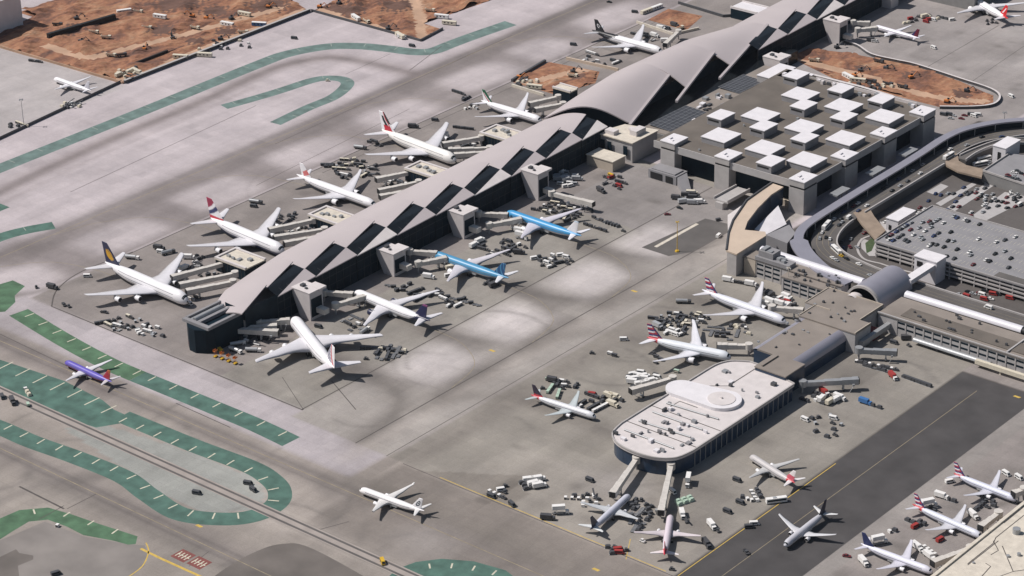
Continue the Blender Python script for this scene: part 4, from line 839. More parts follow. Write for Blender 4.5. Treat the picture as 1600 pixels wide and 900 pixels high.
# lower level pavements between decks and car park
mb = MB()
for px in (((1448, 300), (1470, 287), (1482, 291), (1462, 305)), ((1480, 324), (1545, 284), (1556, 288), (1492, 330)), ((1462, 318), (1520, 285), (1526, 288), (1470, 322)), ((1515, 340), (1570, 300), (1600, 305), (1600, 315), (1540, 345)), ((1540, 270), (1600, 290), (1600, 300), (1550, 286)), ((1345, 372), (1370, 380), (1372, 400), (1358, 400), (1346, 388)), ((1358, 345), (1395, 348), (1398, 358), (1372, 372))): mb.flat([at(*p) for p in px], .05)
struct(mb.build('walkway_paving', 'wall_grey'))
mb = MB(); ribbon(mb, px_line(((1375, 412), (1350, 405), (1340, 390), (1346, 375), (1362, 368)), 6), 1.6, .3); ribbon(mb, px_line(((1440, 430), (1400, 420), (1375, 412)), 6), 1.6, .3); struct(mb.build('road_kerb', 'concrete'))
mb = MB(); mb.flat([at(*p) for p in ((1352, 380), (1362, 372), (1368, 378), (1362, 392), (1354, 396))], .08); tag(mb.build('planting_bed', 'tree_leaf'), kind='structure')
# top right structures
b = Bld('terminal_building', 'grey terminal block at the top edge beyond the north concourse', 'terminal', tuple(at(1460, 0, 0)))
c = at(1455, 2, 0); mb = MB(); mb.box(c.x - 26, c.x + 40, c.y, c.y + 40, 0, 15); b.part(mb, 'block_wall', 'concrete_dark'); mb = MB(); mb.box(c.x - 27, c.x + 41, c.y - 1, c.y + 41, 15.01, 15.8); b.part(mb, 'block_roof', 'roof_taupe')
for px, py, L in ((1350, 24, 'dark-sided gate tower at the top edge, left of the taupe block'), (1392, 14, 'gate tower at the top edge directly beside the taupe block')):
    c = at(px, py, 0); b = Bld('gate_tower', L, 'tower', tuple(c), 'gate towers along the concourse'); mb = MB(); mb.box(c.x - 14, c.x, c.y, c.y + 11, 0, 18); b.part(mb, 'tower_wall', 'tower_concrete'); mb = MB(); mb.box(c.x - 14.4, c.x + .4, c.y - .4, c.y + 11.4, 18.01, 18.6); b.part(mb, 'tower_roof', 'roof_pale')
a = at(1150, 4, 9); c = at(1200, 22, 9)
for px0, px1, py, L in ((1152, 1202, 12, 'white-roofed gate lounge at the top edge beside the arched hall'), (868, 907, 140, 'small cream gate lounge near the green-tailed jet')):
    a = at(px0, py - 6, 9); c = at(px1, py + 10, 9); x0, x1 = a.x, a.x + 26; y0, y1 = a.y - 10, a.y + 8
    if px0 < 900: x0, x1, y0, y1 = a.x, a.x + 17, a.y - 4, a.y + 6
    b = Bld('gate_lounge', L, 'gate building', ((x0 + x1) / 2, (y0 + y1) / 2, 0), 'gate lounges on the west face')
    mb = MB(); mb.box(x0 + .4, x1 - .4, y0 + .4, y1 - .4, 0, 8.2); b.part(mb, 'lounge_wall', 'glass'); mb = MB(); mb.box(x0, x1, y0, y1, 8.21, 9); b.part(mb, 'lounge_roof', 'roof_white' if px0 > 900 else 'roof_cream')
    mb = MB(); mb.box(x0, x1, y0, y0 + 1.4, 9.01, 9.9); b.part(mb, 'roof_parapet', 'roof_pale'); mb = MB(); mb.box(x0, x1, y1 - 1.4, y1, 9.01, 9.9); b.part(mb, 'roof_parapet', 'roof_pale')
b = Bld('hangar', 'pale bluish hangar wall in the upper left corner', 'hangar', (-670, 80, 0))
mb = MB(); mb.box(-720, -632, 20, 132, 0, 26); b.part(mb, 'hangar_wall', 'roof_white'); mb = MB(); mb.box(-721, -631, 19, 133, 26.01, 27); b.part(mb, 'hangar_roof', 'roof_pale'); mb = MB(); mb.box(-631.98, -631.8, 30, 95, 0, 18); b.part(mb, 'hangar_door', 'metal_grey')
# fences, hoardings and shoring
def fence(name, label, cat, pts, h, m, wdt=.5, cap=None, z=0):
    P = [Vector((q[0], q[1], 0)) for q in pts]; o = thing(name, label, cat, (P[0].x, P[0].y, 0)); off = P[0]; mb = MB()
    for a, c in zip(P[:-1], P[1:]): mb.obox(a - off, c - off, wdt, z, z + h)
    mb.build('panel', m, o)
    if cap:
        mb = MB()
        for a, c in zip(P[:-1], P[1:]): mb.obox(a - off, c - off, wdt * 1.9, z + h, z + h + .15)
        mb.build('coping', cap, o)
    return o
fence('perimeter_fence', 'thin dark perimeter fence west of the parked white freighter', 'fence', [at(-30, 232), at(190, 129)], 2.2, 'grey_dark', .5)
fence('construction_fence', 'dark site fence along the near side of the largest earthworks', 'fence', [(-466.4, 93), (-466.4, 297)], 2.6, 'grey_dark', 1.2, 'concrete')
fence('construction_fence', 'site fence along the southern side of the largest earthworks', 'fence', [(-640, 85), (-467, 92)], 2.0, 'dirt_pale', .8)
fence('construction_fence', 'site fence round the second earthworks at the top', 'fence', [(-466, 298), (-346, 299), (-350, 330)], 2.0, 'grey_dark', .8)
fence('shoring_wall', 'long dark shoring wall inside the largest earthworks', 'retaining wall', [at(75, 61), at(180, 30)], 4.6, 'black', 3.0)
fence('shoring_wall', 'short dark trench wall near the middle of the earthworks', 'retaining wall', [at(207, 103), at(262, 82)], 2.2, 'black', 1.4)
fence('shoring_wall', 'brown timber kerb beyond the short dark trench wall', 'retaining wall', [at(262, 82), at(288, 73)], 1.0, 'dirt_dark', 1.4)
fence('construction_hoarding', 'white and dark hoarding curving round the orange earthworks by the terminal', 'fence', smooth_line([at(*q) for q in ((1316, 66), (1340, 74), (1362, 88), (1400, 97), (1432, 104), (1500, 126), (1548, 142), (1562, 154), (1552, 166), (1520, 170), (1468, 170))], 4), 2.2, 'grey_dark', .8, 'roof_pale')
fence('roof_edge_hoarding', 'dark grey hoarding between the terminal roof and orange earthworks', 'fence', [at(1262, 122), at(1345, 143), at(1395, 158)], 4, 'grey_dark', 1.4, 'roof_pale')
fence('construction_hoarding', 'tan hoarding along the north side of the small earthworks by the concourse', 'fence', [at(885, 93), at(966, 111)], 2.2, 'tan_roof', 1.2)
fence('construction_hoarding', 'dark hoarding along the west side of the small earthworks', 'fence', [at(800, 128), at(852, 97)], 2.2, 'grey_dark', 1.8)
fence('construction_hoarding', 'white hoarding along the south side of the small earthworks', 'fence', [at(800, 135), at(850, 150)], 2.0, 'roof_cream', 1.2)
fence('construction_hoarding', 'cream hoarding south of the sandy lot at the top', 'fence', [at(995, 36), at(1052, 55), at(1092, 46)], 2.0, 'roof_cream', 1.2)
fence('construction_hoarding', 'dark hoarding along the north of the sandy lot at the top', 'fence', [at(1060, 6), at(1130, 27), at(1155, 25)], 2.2, 'grey_dark', 1.0)
# floodlight masts
def mast(px, py, h, m, label):
    c = at(px, py); o = thing('floodlight_mast', label, 'light mast', tuple(c), 0, 'floodlight masts')
    mb = MB(); mb.cyl((0, 0, 0), (0, 0, h), .28, .16, 8); mb.build('pole', m, o)
    mb = MB(); mb.cyl((0, 0, 0), (0, 0, .9), 1.5, 1.3, 10); mb.build('base', m, o)
    mb = MB(); mb.box(-1.6, 1.6, -.15, .15, h, h + .25); mb.box(-.15, .15, -1.6, 1.6, h, h + .25); mb.build('crossarm', m, o)
    for a, c_ in ((-1.5, 0), (1.5, 0), (0, 1.5), (0, -1.5)): mb = MB(); mb.box(a - .35, a + .35, c_ - .35, c_ + .35, h - .5, h - .02); mb.build('floodlight', 'silver', o)
mast(1058, 393, 21, 'yellow', 'tall yellow floodlight mast standing on the dark asphalt patch')
mast(37.5, 197, 21, 'metal_grey', 'grey floodlight mast on the far left apron')
mast(1231, 457, 17, 'roof_cream', 'cream mast against the pier terminal window rows')
mast(1568, 206, 15, 'metal_grey', 'grey lamp mast beside the curved ramp at right')

# ------------------------------------------------------------------ airliners
WHT = (.80, .79, .81); GRY = (.66, .65, .68)
TYPES = dict(                       # length, half width, height factor, centre height, span, root/tip chord, sweep, fin height/chord, engines (span fraction, radius, length), wing start
    jumbo=dict(L=72.7, R=3.85, hz=1.14, zc=5.7, b=39.9, c0=20.5, c1=4.3, sw=34, di=5.5, fh=14.2, fc=13.5, tb=15.0, tc=9.5, eng=((.37, 1.75, 6.2), (.63, 1.75, 6.2)), x0=.27),
    long=dict(L=70.0, R=3.1, hz=1.0, zc=5.0, b=32.4, c0=15.0, c1=2.5, sw=33, di=6, fh=9.6, fc=9.0, tb=10.8, tc=6.8, eng=((.31, 1.95, 6.5),), x0=.31),
    mid=dict(L=60.0, R=2.9, hz=1.0, zc=4.8, b=30.0, c0=13.3, c1=2.2, sw=33, di=7, fh=9.0, fc=8.2, tb=9.9, tc=6.0, eng=((.32, 1.8, 5.8),), x0=.30),
    narrow=dict(L=40.5, R=1.95, hz=1.04, zc=3.3, b=17.4, c0=7.9, c1=1.6, sw=26, di=6, fh=6.9, fc=6.0, tb=6.8, tc=3.9, eng=((.29, 1.05, 4.0),), x0=.31))
def shade(c, k): return tuple(min(1, q * k) for q in c)
def airliner(label, nose, tail, typ, body, fin, wing=GRY, tailc=None, eng=WHT, lenfit=True, winglet=None, z=5.0, cat='airliner'):
    T = TYPES[typ]; a = at(*nose, T['zc']); c = at(*tail, T['zc']); d = a - c; d.z = 0; mid = (a + c) / 2
    L = T['L'] if not lenfit else max(T['L'] * .9, min(T['L'] * 1.1, d.length)); Rr, zc = T['R'], T['zc']
    k = L / T['L']
    o = thing('airliner', label, cat, (mid.x, mid.y, 0), math.atan2(d.y, d.x)); x_n = L / 2
    # fuselage: rings from nose to tail
    NS, NR = 54, 22; rings = []; cols = []
    for i in range(NS + 1):
        s = i / NS; s = s ** 1.25 if s < .5 else s; s = min(max(s, .0012), .999)
        if s < .11: q = (.11 - s) / .11; r = math.sqrt(max(0, 1 - q ** 2.05)) ; zz = -.30 * q ** 2 * Rr
        elif s > .64: q = (s - .64) / .36; r = 1 - .91 * q ** 1.75; zz = Rr * (1 - r) * .62
        else: r, zz = 1, 0
        r = max(r, .035); row = []
        for j in range(NR):
            t = 2 * math.pi * j / NR; y = Rr * r * math.sin(t); h = Rr * r * T['hz'] * math.cos(t)
            if r > .9 and h < 0 and .3 < s < .6: h *= 1.06
            row.append((x_n - s * L, y, zc + zz + h)); cols.append(body(s, math.cos(t), 1 if y > 0 else -1))
        rings.append(row)
    mb = MB(); mb.loft(rings, caps=False); mb.add([rings[-1][j] for j in range(NR)], [list(range(NR))]); cols += cols[-NR:]
    mb.use('livery'); mb.build('fuselage', 'livery', o, None, cols)
    fz = lambda s: zc + (Rr * .62 * .91 * ((s - .64) / .36) ** 1.75 if s > .64 else 0)
    # windows, cockpit glass and doors
    rows = (.16,) if typ != 'jumbo' else (-.08, .42)
    for rz in rows:
        hz = Rr * T['hz'] * rz; y = Rr * math.sqrt(max(0, 1 - rz * rz)) + .02
        for sg in (-1, 1):
            P0 = []
            for m_ in range(31):
                s = .12 + .68 * m_ / 30; rr = 1 if s < .64 else 1 - .91 * ((s - .64) / .36) ** 1.75; P0.append((x_n - s * L, sg * y * rr, fz(s) + hz * rr))
            mb = MB(); mb.add(P0 + [(a_, b_, c_ + .34) for a_, b_, c_ in P0], [(m_, m_ + 1, 32 + m_, 31 + m_) for m_ in range(30)]); mb.build('window_row', 'window_tint', o)
    mb = MB(); pts = []
    for s, cz in ((.018, .52), (.034, .62)):
        q = (.11 - s) / .11; r = math.sqrt(1 - q ** 2.05); zz = -.30 * q * q * Rr; row = []
        for j in range(9):
            t = -1.05 + 2.1 * j / 8; row.append((x_n - s * L + .02, (Rr * r + .03) * math.sin(t) , zc + zz + (Rr * r + .03) * T['hz'] * math.cos(t) * (1 if True else cz)))
        pts.append(row)
    mb.add(pts[0] + pts[1], [(j, j + 1, 10 + j, 9 + j) for j in range(8)]); mb.build('cockpit_glass', 'glass', o)
    # lofted lifting surfaces
    def surf(name, secs, colf, sym):
        rows = []; cc = []
        for (x, y, zq, ch, th) in secs:
            top = [(x - ch * u, y, zq + th * ch * (math.sqrt(u) * 2.2 * (1 - u) ** .8 + .0)) for u in (0, .08, .25, .5, .75, 1)]
            bot = [(x - ch * u, y, zq - th * ch * .8 * math.sqrt(u) * (1 - u)) for u in (.75, .5, .25, .08)]
            rows.append(top + bot)
            for u in (0, .08, .25, .5, .75, 1, .75, .5, .25, .08): cc.append(colf(u, (y - secs[0][1]) / (secs[-1][1] - secs[0][1] + 1e-9)))
        mb = MB(); mb.loft(rows, caps=False); mb.add(rows[-1], [list(range(10))]); cc += cc[-10:]
        return mb.build(name, 'livery', o, None, cc)
    def wing_secs(sg):
        b, c0, c1 = T['b'], T['c0'] * k, T['c1']; X = x_n - (T['x0']) * L; z0 = zc - Rr * .55; tn = math.tan(R(T['sw'])); dih = math.tan(R(T['di'])); S = []
        for f, ch in ((0, c0), (.09, c0 * .96), (.33, c0 * .58), (.6, c0 * .58 + (c1 - c0 * .58) * .42), (.85, c1 * 1.25), (.985, c1), (1, c1 * .55)):
            S.append((X - b * f * tn - (c1 * .3 if f == 1 else 0), sg * b * f, z0 + b * f * dih + (f * f * 1.2), ch, .105 if f < .3 else .085))
        if winglet:
            x, y, zq, ch, th = S[-1]; S[-1] = (x + c1 * .3, y, zq, c1 * .95, th); S.append((x - c1 * .4, sg * (b + .4), zq + 1.3, c1 * .5, .07))
        return S
    eng_spots = []
    for sg in (-1, 1):
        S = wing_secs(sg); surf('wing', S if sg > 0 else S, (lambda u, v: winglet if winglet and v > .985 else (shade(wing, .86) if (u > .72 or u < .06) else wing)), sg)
        for f, r, ln_ in T['eng']:
            y = sg * T['b'] * f; X = x_n - T['x0'] * L - T['b'] * f * math.tan(R(T['sw'])); z0 = zc - Rr * .55 + T['b'] * f * math.tan(R(T['di']))
            eng_spots.append((X + ln_ * .55, y, max(r + .75, z0 - r * 1.05), r, ln_))
    for x, y, zz, r, ln_ in eng_spots:
        prof = ((0, .86), (.03, .95), (.12, 1), (.4, 1.0), (.7, .88), (.86, .70), (.861, .5), (1, .22))
        rings = [[(x - u * ln_, y + r * q * math.cos(2 * math.pi * j / 16), zz + r * q * math.sin(2 * math.pi * j / 16)) for j in range(16)] for u, q in prof]
        mb = MB(); mb.loft(rings, caps=False); cc = [(eng if u < .86 else (.2, .19, .18)) if not u == 0 else (.6, .6, .6) for u, q in prof for _ in range(16)]; eo = mb.build('engine', 'livery', o, None, cc)
        mb = MB(); mb.add([(x - .25, y + r * .84 * math.cos(2 * math.pi * j / 16), zz + r * .84 * math.sin(2 * math.pi * j / 16)) for j in range(16)], [list(range(16))]); mb.build('fan', 'black', eo)
        mb = MB(); mb.box(x - ln_ * .95, x - ln_ * .35, y - .2, y + .2, zz + r * .6, zz + r * 1.25); mb.build('pylon', 'silver', eo)
    for sg in (-1, 1):
        X = x_n - L * .868; zt = fz(.90) + .2; S = [(X - f * T['tb'] * .62, sg * (Rr * .25 + f * T['tb']), zt + f * T['tb'] * .10, T['tc'] + (T['tc'] * .33 - T['tc']) * f, .09) for f in (0, .5, .97, 1)]
        surf('tailplane', S, lambda u, v: tailc or wing, sg)
    # fin: fine grid so that the livery reads
    NU, NV = 26, 26; fc, fh = T['fc'], T['fh']; xb = x_n - L * .80; zb = fz(.82) + Rr * .45; vs = []; cc = []; fs = []
    for sg in (-1, 1):
        base = len(vs)
        for i in range(NV + 1):
            v = i / NV; ch = fc * (1.12 - .72 * v); xl = xb - v * fh * .86 - .0
            for j in range(NU + 1):
                u = j / NU; th = .42 * (1 - .55 * v) * math.sqrt(max(0, u * (1 - u))) * 1.6
                vs.append((xl - ch * u, sg * th, zb + v * fh)); cc.append(fin(u, v))
        for i in range(NV):
            for j in range(NU):
                a_ = base + i * (NU + 1) + j; f_ = (a_, a_ + 1, a_ + NU + 2, a_ + NU + 1); fs.append(f_ if sg < 0 else f_[::-1])
    top0 = NV * (NU + 1); n1 = (NU + 1) * (NV + 1); fs += [(top0 + j, top0 + j + 1, n1 + top0 + j + 1, n1 + top0 + j) for j in range(NU)]
    mb = MB(); mb.add(vs, fs, True); mb.build('tail_fin', 'livery', o, None, cc)
    # undercarriage
    wr = .55 if typ == 'narrow' else .75
    def gear(name, x, y, cols_):
        mb = MB(); mb.use('silver'); mb.cyl((x, y, wr), (x, y, zc - Rr * .7), .16, n=6); mb.use('rubber')
        for dx in cols_:
            mb.cyl((x + dx, y - .65, wr), (x + dx, y + .65, wr), wr, n=10)
        mb.build(name, None, o)
    gear('nose_gear', x_n - L * .085, 0, (0,)); mg = (0,) if typ == 'narrow' else (-.8, .8)
    for sg in (-1, 1):
        gear('main_gear', x_n - L * .53, sg * Rr * 1.25, mg)
    if typ == 'jumbo':
        for sg in (-1, 1): gear('body_gear', x_n - L * .56, sg * Rr * .5, (-1.6, 0, 1.6))
    mb = MB(); mb.box(x_n - L * .60, x_n - L * .36, -Rr * .8, Rr * .8, zc - Rr * 1.15, zc - Rr * .6); mb.build('belly_fairing', 'silver', o)
    return o
def B(top=WHT, belly=None, rear=None, rs=.8, rearz=None, nosec=None, line=None):
    def f(s, h, sg):
        if rear and s > rs + (0 if rearz is None else rearz * h): return rear
        if nosec and s < .03: return nosec
        if belly and h < -.25: return belly
        if line and abs(h - .0) < .14: return line
        return top
    return f
NAV = (.018, .022, .06); RED = (.50, .03, .04)
def f_disc(base, disc, inner=None):
    def f(u, v):
        r = math.hypot((u - .47) * .9, (v - .47))
        if inner and r < .24 and abs((v - .47) - .25 * math.sin((u - .3) * 6)) < .035: return base
        return disc if r < .25 else base
    return f
def f_plain(c): return lambda u, v: c
def f_brit(u, v):
    t = v + .35 * u
    if v < .18: return (.50, .04, .06)
    if t < .52: return WHT
    if t < .70: return (.03, .04, .12)
    if t < .84: return WHT
    return (.30, .03, .07)
def f_jap(u, v): return (.62, .16, .16) if .30 < v + .3 * u < .62 and u < .75 else WHT
def f_emir(u, v):
    w_ = u + .06 * math.sin(v * 7)
    if v < .34 and .22 < w_ < .80: return (.50, .02, .04)
    if v >= .34 and .20 < w_ < .30: return (.50, .02, .04)
    if w_ < .20 and v > .45: return (.02, .03, .03)
    if .38 < w_ < .66 and .30 < v < .78: return (.02, .022, .025)
    return WHT
def f_ital(u, v):
    t = u - .55 * (v - .5)
    if t < .40: return (.015, .10, .05)
    if t < .62 and v < .75: return WHT if t < .5 else (.50, .06, .06)
    return WHT if t > .66 else (.02, .11, .05)
def f_nz(u, v):
    r = math.hypot(u - .5, v - .45); a = math.atan2(v - .45, u - .5)
    return WHT if abs(r - .12 - .03 * a) < .035 else (.012, .012, .015)
def f_af(u, v):
    t = u + .75 * v
    if .30 < t < .40 or .46 < t < .56 or .62 < t < .72: return (.03, .035, .12)
    if .80 < t < .98: return (.50, .05, .06)
    return WHT
def f_aa(u, v):
    k = int(v * 9 + .4 * u)
    if u < .14: return (.03, .04, .14)
    return ((.42, .03, .05), WHT, (.03, .045, .16))[k % 3] if (k % 3 != 1 or u > .3) else (.55, .10, .10)
def f_wn(u, v): return (.36, .03, .05) if v + u * .3 < .9 else (.42, .12, .05)
def f_ring(u, v):
    r = math.hypot((u - .5), (v - .48)); return (.03, .05, .07) if .15 < r < .27 or r < .08 else WHT
def f_del(u, v): return (.13, .012, .03) if u + v * .4 > .45 else (.03, .025, .10)
def f_qan(u, v):
    if abs((u - .5) - .6 * (v - .45)) < .10 and .2 < v < .75: return WHT
    return (.58, .015, .02)
def f_am(u, v): return (.20, .06, .16) if v > .85 else (.018, .02, .07)
def f_klm(u, v): return WHT if v < .9 else (.5, .6, .7)
SKY = (.055, .30, .58)
PL = {}
PL['lh'] = airliner('white four-engined jumbo with navy tail and yellow disc', (293, 469), (165, 414), 'jumbo', B(), f_disc(NAV, (.55, .30, .02), 1))
PL['ba'] = airliner('white jumbo with red, white and navy banded tail', (443, 392), (330, 345), 'jumbo', B(belly=(.03, .04, .12), line=None), f_brit)
PL['jl'] = airliner('plain white twin-engined jet with faint red mark on its fin', (587, 320), (464, 276), 'long', B(), f_jap)
PL['ek'] = airliner('white jumbo with black and red streaks running down its tail', (712, 250), (597, 207), 'jumbo', B(top=(.82, .80, .77)), f_emir)
PL['az'] = airliner('white twin-engined jet with dark green tail edged in red', (846, 188), (752, 160), 'mid', B(line=(.04, .16, .09)), f_ital)
PL['nz'] = airliner('white jet with black swirl tail and black rear fuselage', (1035, 80), (925, 50), 'long', B(rear=(.012, .012, .015), rs=.70, rearz=-.08), f_nz, tailc=(.5, .5, .52))
PL['small'] = airliner('white twin jet parked alone beside the earthworks at upper left', (83, 122), (144, 144), 'narrow', B(), f_plain((.55, .55, .60)))
PL['af'] = airliner('white jumbo with navy and red diagonal tail stripes', (458, 498), (523, 580), 'jumbo', B(), f_af)
PL['am'] = airliner('white jet with dark navy tail and navy rear fuselage', (553, 456), (672, 505), 'long', B(rear=NAV, rs=.80, rearz=.06), f_am, eng=NAV)
PL['kl1'] = airliner('blue jet with dark blue tail, nearer of the two blue jets', (676, 396), (795, 438), 'mid', B(top=(.07, .27, .46), belly=(.55, .56, .6)), lambda u, v: (.02, .08, .20) if (u + v) % .5 < .38 else (.08, .26, .42), wing=(.60, .58, .62), tailc=(.7, .7, .72))
PL['kl2'] = airliner('bright sky-blue jet with pale tail, farther of the two blue jets', (787, 330), (912, 373), 'mid', B(top=SKY, belly=(.6, .6, .64), line=(.03, .07, .2)), f_klm, wing=(.60, .58, .64), tailc=(.72, .72, .76))
PL['wn'] = airliner('violet-blue twin jet with red tail taxiing between green margins', (102, 565), (175, 599), 'narrow', B(top=(.13, .10, .45), belly=(.40, .08, .05)), f_wn, tailc=(.6, .58, .6))
PL['aa1'] = airliner('silver-white jet with flag-striped tail nearest the pier terminal', (1228, 502), (1097, 456), 'mid', B(top=(.66, .67, .73)), f_aa)
PL['aa2'] = airliner('white jet with striped tail and red patch, beside the capsule roof', (1140, 557), (1013, 531), 'mid', B(top=(.70, .73, .77), rear=(.5, .03, .05), rs=.86, rearz=.0), lambda u, v: (.5, .04, .06) if v < .12 else f_aa(u, v), wing=(.72, .72, .76), lenfit=True)
PL['aa3'] = airliner('small white jet with red-based dark tail west of capsule roof', (935, 652), (826, 618), 'narrow', B(top=(.66, .67, .70), rear=(.5, .03, .05), rs=.86), lambda u, v: (.04, .03, .05) if v > .2 else (.5, .04, .06), wing=(.5, .55, .56))
PL['as'] = airliner('white twin jet with dark ring on its fin taxiing below', (562, 764), (663, 801), 'narrow', B(top=(.82, .80, .80)), f_ring, wing=(.66, .65, .64), winglet=(.7, .7, .7))
PL['us'] = airliner('grey twin jet with dark tail parked nose-in at a bridge', (984, 773), (922, 830), 'narrow', B(top=(.54, .55, .62), rear=(.06, .06, .10), rs=.88, nosec=(.05, .05, .06)), f_plain((.035, .035, .065)), wing=(.52, .54, .56), tailc=(.66, .68, .68))
PL['vx'] = airliner('pinkish-white twin jet with red tail beside an asphalt strip', (1048, 805), (1038, 870), 'narrow', B(top=(.62, .55, .60), rear=(.55, .03, .06), rs=.86), f_plain((.45, .03, .05)), wing=(.62, .56, .58), tailc=(.74, .70, .70))
PL['dark'] = airliner('dark-tailed grey jet taxiing on the black asphalt strip', (1226, 852), (1291, 800), 'narrow', B(top=(.52, .52, .56), belly=(.55, .55, .57), rear=(.05, .05, .07), rs=.85), f_plain((.03, .03, .05)), wing=(.62, .62, .64), tailc=(.7, .7, .7))
PL['a20'] = airliner('silver jet with red tail base parked at the beige pier', (1535, 838), (1425, 790), 'narrow', B(top=(.62, .64, .72), rear=(.5, .04, .05), rs=.84), f_aa, wing=(.6, .6, .64))
PL['a21'] = airliner('white jet with navy tail parked at the beige pier', (1457, 893), (1345, 852), 'narrow', B(top=(.68, .68, .77)), f_plain((.02, .03, .10)), wing=(.62, .61, .68))
PL['a22'] = airliner('silver jet parked farthest along the beige pier', (1588, 780), (1490, 742), 'narrow', B(top=(.62, .64, .74), rear=(.5, .04, .05), rs=.88), f_aa, wing=(.6, .6, .66))
PL['dl'] = airliner('white narrow jet with maroon tail near the orange earthworks', (1362, 40), (1442, 63), 'narrow', B(top=(.76, .74, .80)), f_del, lenfit=True)
PL['qf'] = airliner('large white jet with bright red tail in the top right corner', (1510, -8), (1575, 32), 'long', B(rear=(.58, .015, .02), rs=.90), f_qan)
PL['hid'] = airliner('grey jet with red rear and white fin by the asphalt strip', (1172, 712), (1242, 757), 'narrow', B(top=(.5, .48, .48), rear=(.5, .03, .05), rs=.84), lambda u, v: (.55, .10, .14) if v < .5 else (.7, .66, .66), wing=(.5, .5, .5), tailc=(.72, .70, .70))
PLN = dict(lh='navy and yellow tailed jumbo', ba='red-banded jumbo', jl='plain white jet', ek='red-streaked jumbo', az='green-tailed jet', nz='black-tailed jet', af='stripe-tailed jumbo', am='navy-tailed jet', kl1='nearer blue jet', kl2='brighter blue jet', aa1='silver jet', aa2='jet beside the capsule roof', us='grey twin jet', vx='pinkish jet', a20='red-based silver jet', a21='white navy-tailed jet', a22='farthest silver jet', dl='maroon-tailed jet', aa3='jet west of capsule roof')

# ------------------------------------------------------------------ boarding bridges
def jet_bridge(p, q, base, z0=4.6, z1=4.2, skin='bridge_skin', w0=3.0):
    a = at(p[0], p[1], z0 + 1.5); c = at(q[0], q[1], z1 + 1.5); d = c - a; d.z = 0; L = d.length; rz = math.atan2(d.y, d.x)
    o = thing('jet_bridge', None, 'jet bridge', (a.x, a.y, 0), rz, 'boarding bridges'); lab(o, base, 'jet bridge', 'boarding bridges')
    zf = lambda x: z0 + (z1 - z0) * x / L
    segs = ((0, .42, w0 - .2), (.40, .74, w0 + .1), (.72, .95, w0 + .4))
    for u, v, wd in segs:
        h = wd * .95; mb = MB(); x0, x1 = u * L, v * L; y = wd / 2
        mb.add([(x0, -y, zf(x0)), (x1, -y, zf(x1)), (x1, y, zf(x1)), (x0, y, zf(x0)), (x0, -y, zf(x0) + h), (x1, -y, zf(x1) + h), (x1, y, zf(x1) + h), (x0, y, zf(x0) + h)], [(3, 2, 1, 0), (4, 5, 6, 7), (0, 1, 5, 4), (1, 2, 6, 5), (2, 3, 7, 6), (3, 0, 4, 7)])
        mb.build('tunnel', skin, o)
    mb = MB(); mb.box(L * .93, L + 1.2, -1.9, 1.9, z1 - .2, z1 + 3.4); co = mb.build('cab', skin, o); mb = MB(); mb.box(L + 1.21, L + 1.7, -1.7, 1.7, z1 + .1, z1 + 3.3); mb.build('canopy_bellows', 'black', co)
    mb = MB(); mb.cyl((0, 0, z0 - .3), (0, 0, z0 + 3.5), 2.4, n=14); ro = mb.build('rotunda', skin, o); mb = MB(); mb.cyl((0, 0, 0), (0, 0, z0 - .3), .6, n=8); mb.build('support_column', 'concrete', ro)
    mb = MB(); x = L * .76; mb.box(x - .35, x + .35, -1.6, -1.1, .7, zf(x)); mb.box(x - .35, x + .35, 1.1, 1.6, .7, zf(x)); mb.box(x - .5, x + .5, -1.7, 1.7, .6, 1.3); go = mb.build('drive_column', 'metal_grey', o)
    mb = MB()
    for y in (-1.5, 1.5): mb.cyl((x, y - .25, .6), (x, y + .25, .6), .6, n=10)
    mb.build('wheel', 'rubber', go)
    mb = MB(); mb.add([(L * .93, -2.3, z1), (L * .93, -3.4, z1), (L * .86, -3.4, 0), (L * .86, -2.3, 0)], [(0, 1, 2, 3)]); mb.box(L * .91, L * .95, -3.5, -2.2, z1 - .1, z1 + .9); mb.build('service_stair', 'metal_grey', o)
    return o
JB = [((352, 411), (271, 434), 'lh'), ((367, 428), (283, 446), 'lh'), ((364, 441), (294, 456), 'lh'), ((491, 344), (423, 360), 'ba'), ((507, 359), (431, 372), 'ba'), ((500, 370), (447, 381), 'ba'),
      ((642, 269), (590, 281), 'jl'), ((654, 285), (594, 299), 'jl'), ((648, 297), (596, 308), 'jl'), ((752, 215), (694, 226), 'ek'), ((765, 232), (703, 235), 'ek'), ((764, 238), (712, 243), 'ek'),
      ((880, 163), (838, 172), 'az'), ((872, 152), (829, 163), 'az'), ((1060, 50), (1040, 70), 'nz'),
      ((506, 457), (549, 461), 'am'), ((524, 477), (571, 464), 'am'), ((640, 393), (680, 397), 'kl1'), ((653, 412), (695, 405), 'kl1'), ((748, 334), (791, 337), 'kl2'), ((764, 352), (812, 344), 'kl2'),
      ((333, 514), (432, 520), 'af'), ((364, 514), (430, 511), 'af'), ((403, 504), (450, 502), 'af'),
      ((1206, 481), (1252, 486), 'aa1x'), ((1170, 541), (1124, 541), 'aa2'), ((1333, 35), (1357, 37), 'dl'), ((1340, 47), (1368, 45), 'dl'),
      ((1560, 803), (1534, 824), 'a20'), ((1516, 858), (1460, 880), 'a21'), ((1600, 766), (1586, 772), 'a22'), (pix((200, -132, 6)), (958, 772), 'us'), (pix((219, -126, 6)), (1033, 800), 'vx'), ((1051, 592), (988, 611), 'aa3x'),
      ((862, 302), (925, 319), 'free1'), ((1342, 547), (1398, 551), 'free2'), ((1254, 599), (1338, 595), 'free3')]
EXT = dict(aa1x='pale jet bridge between the pier terminal and the silver jet', aa3x='jet bridge reaching west from the white capsule roof', free1='empty grey jet bridge below the fourth gate tower', free2='empty jet bridge near the lilac rounded eaves', free3='empty jet bridge east of the capsule roof')
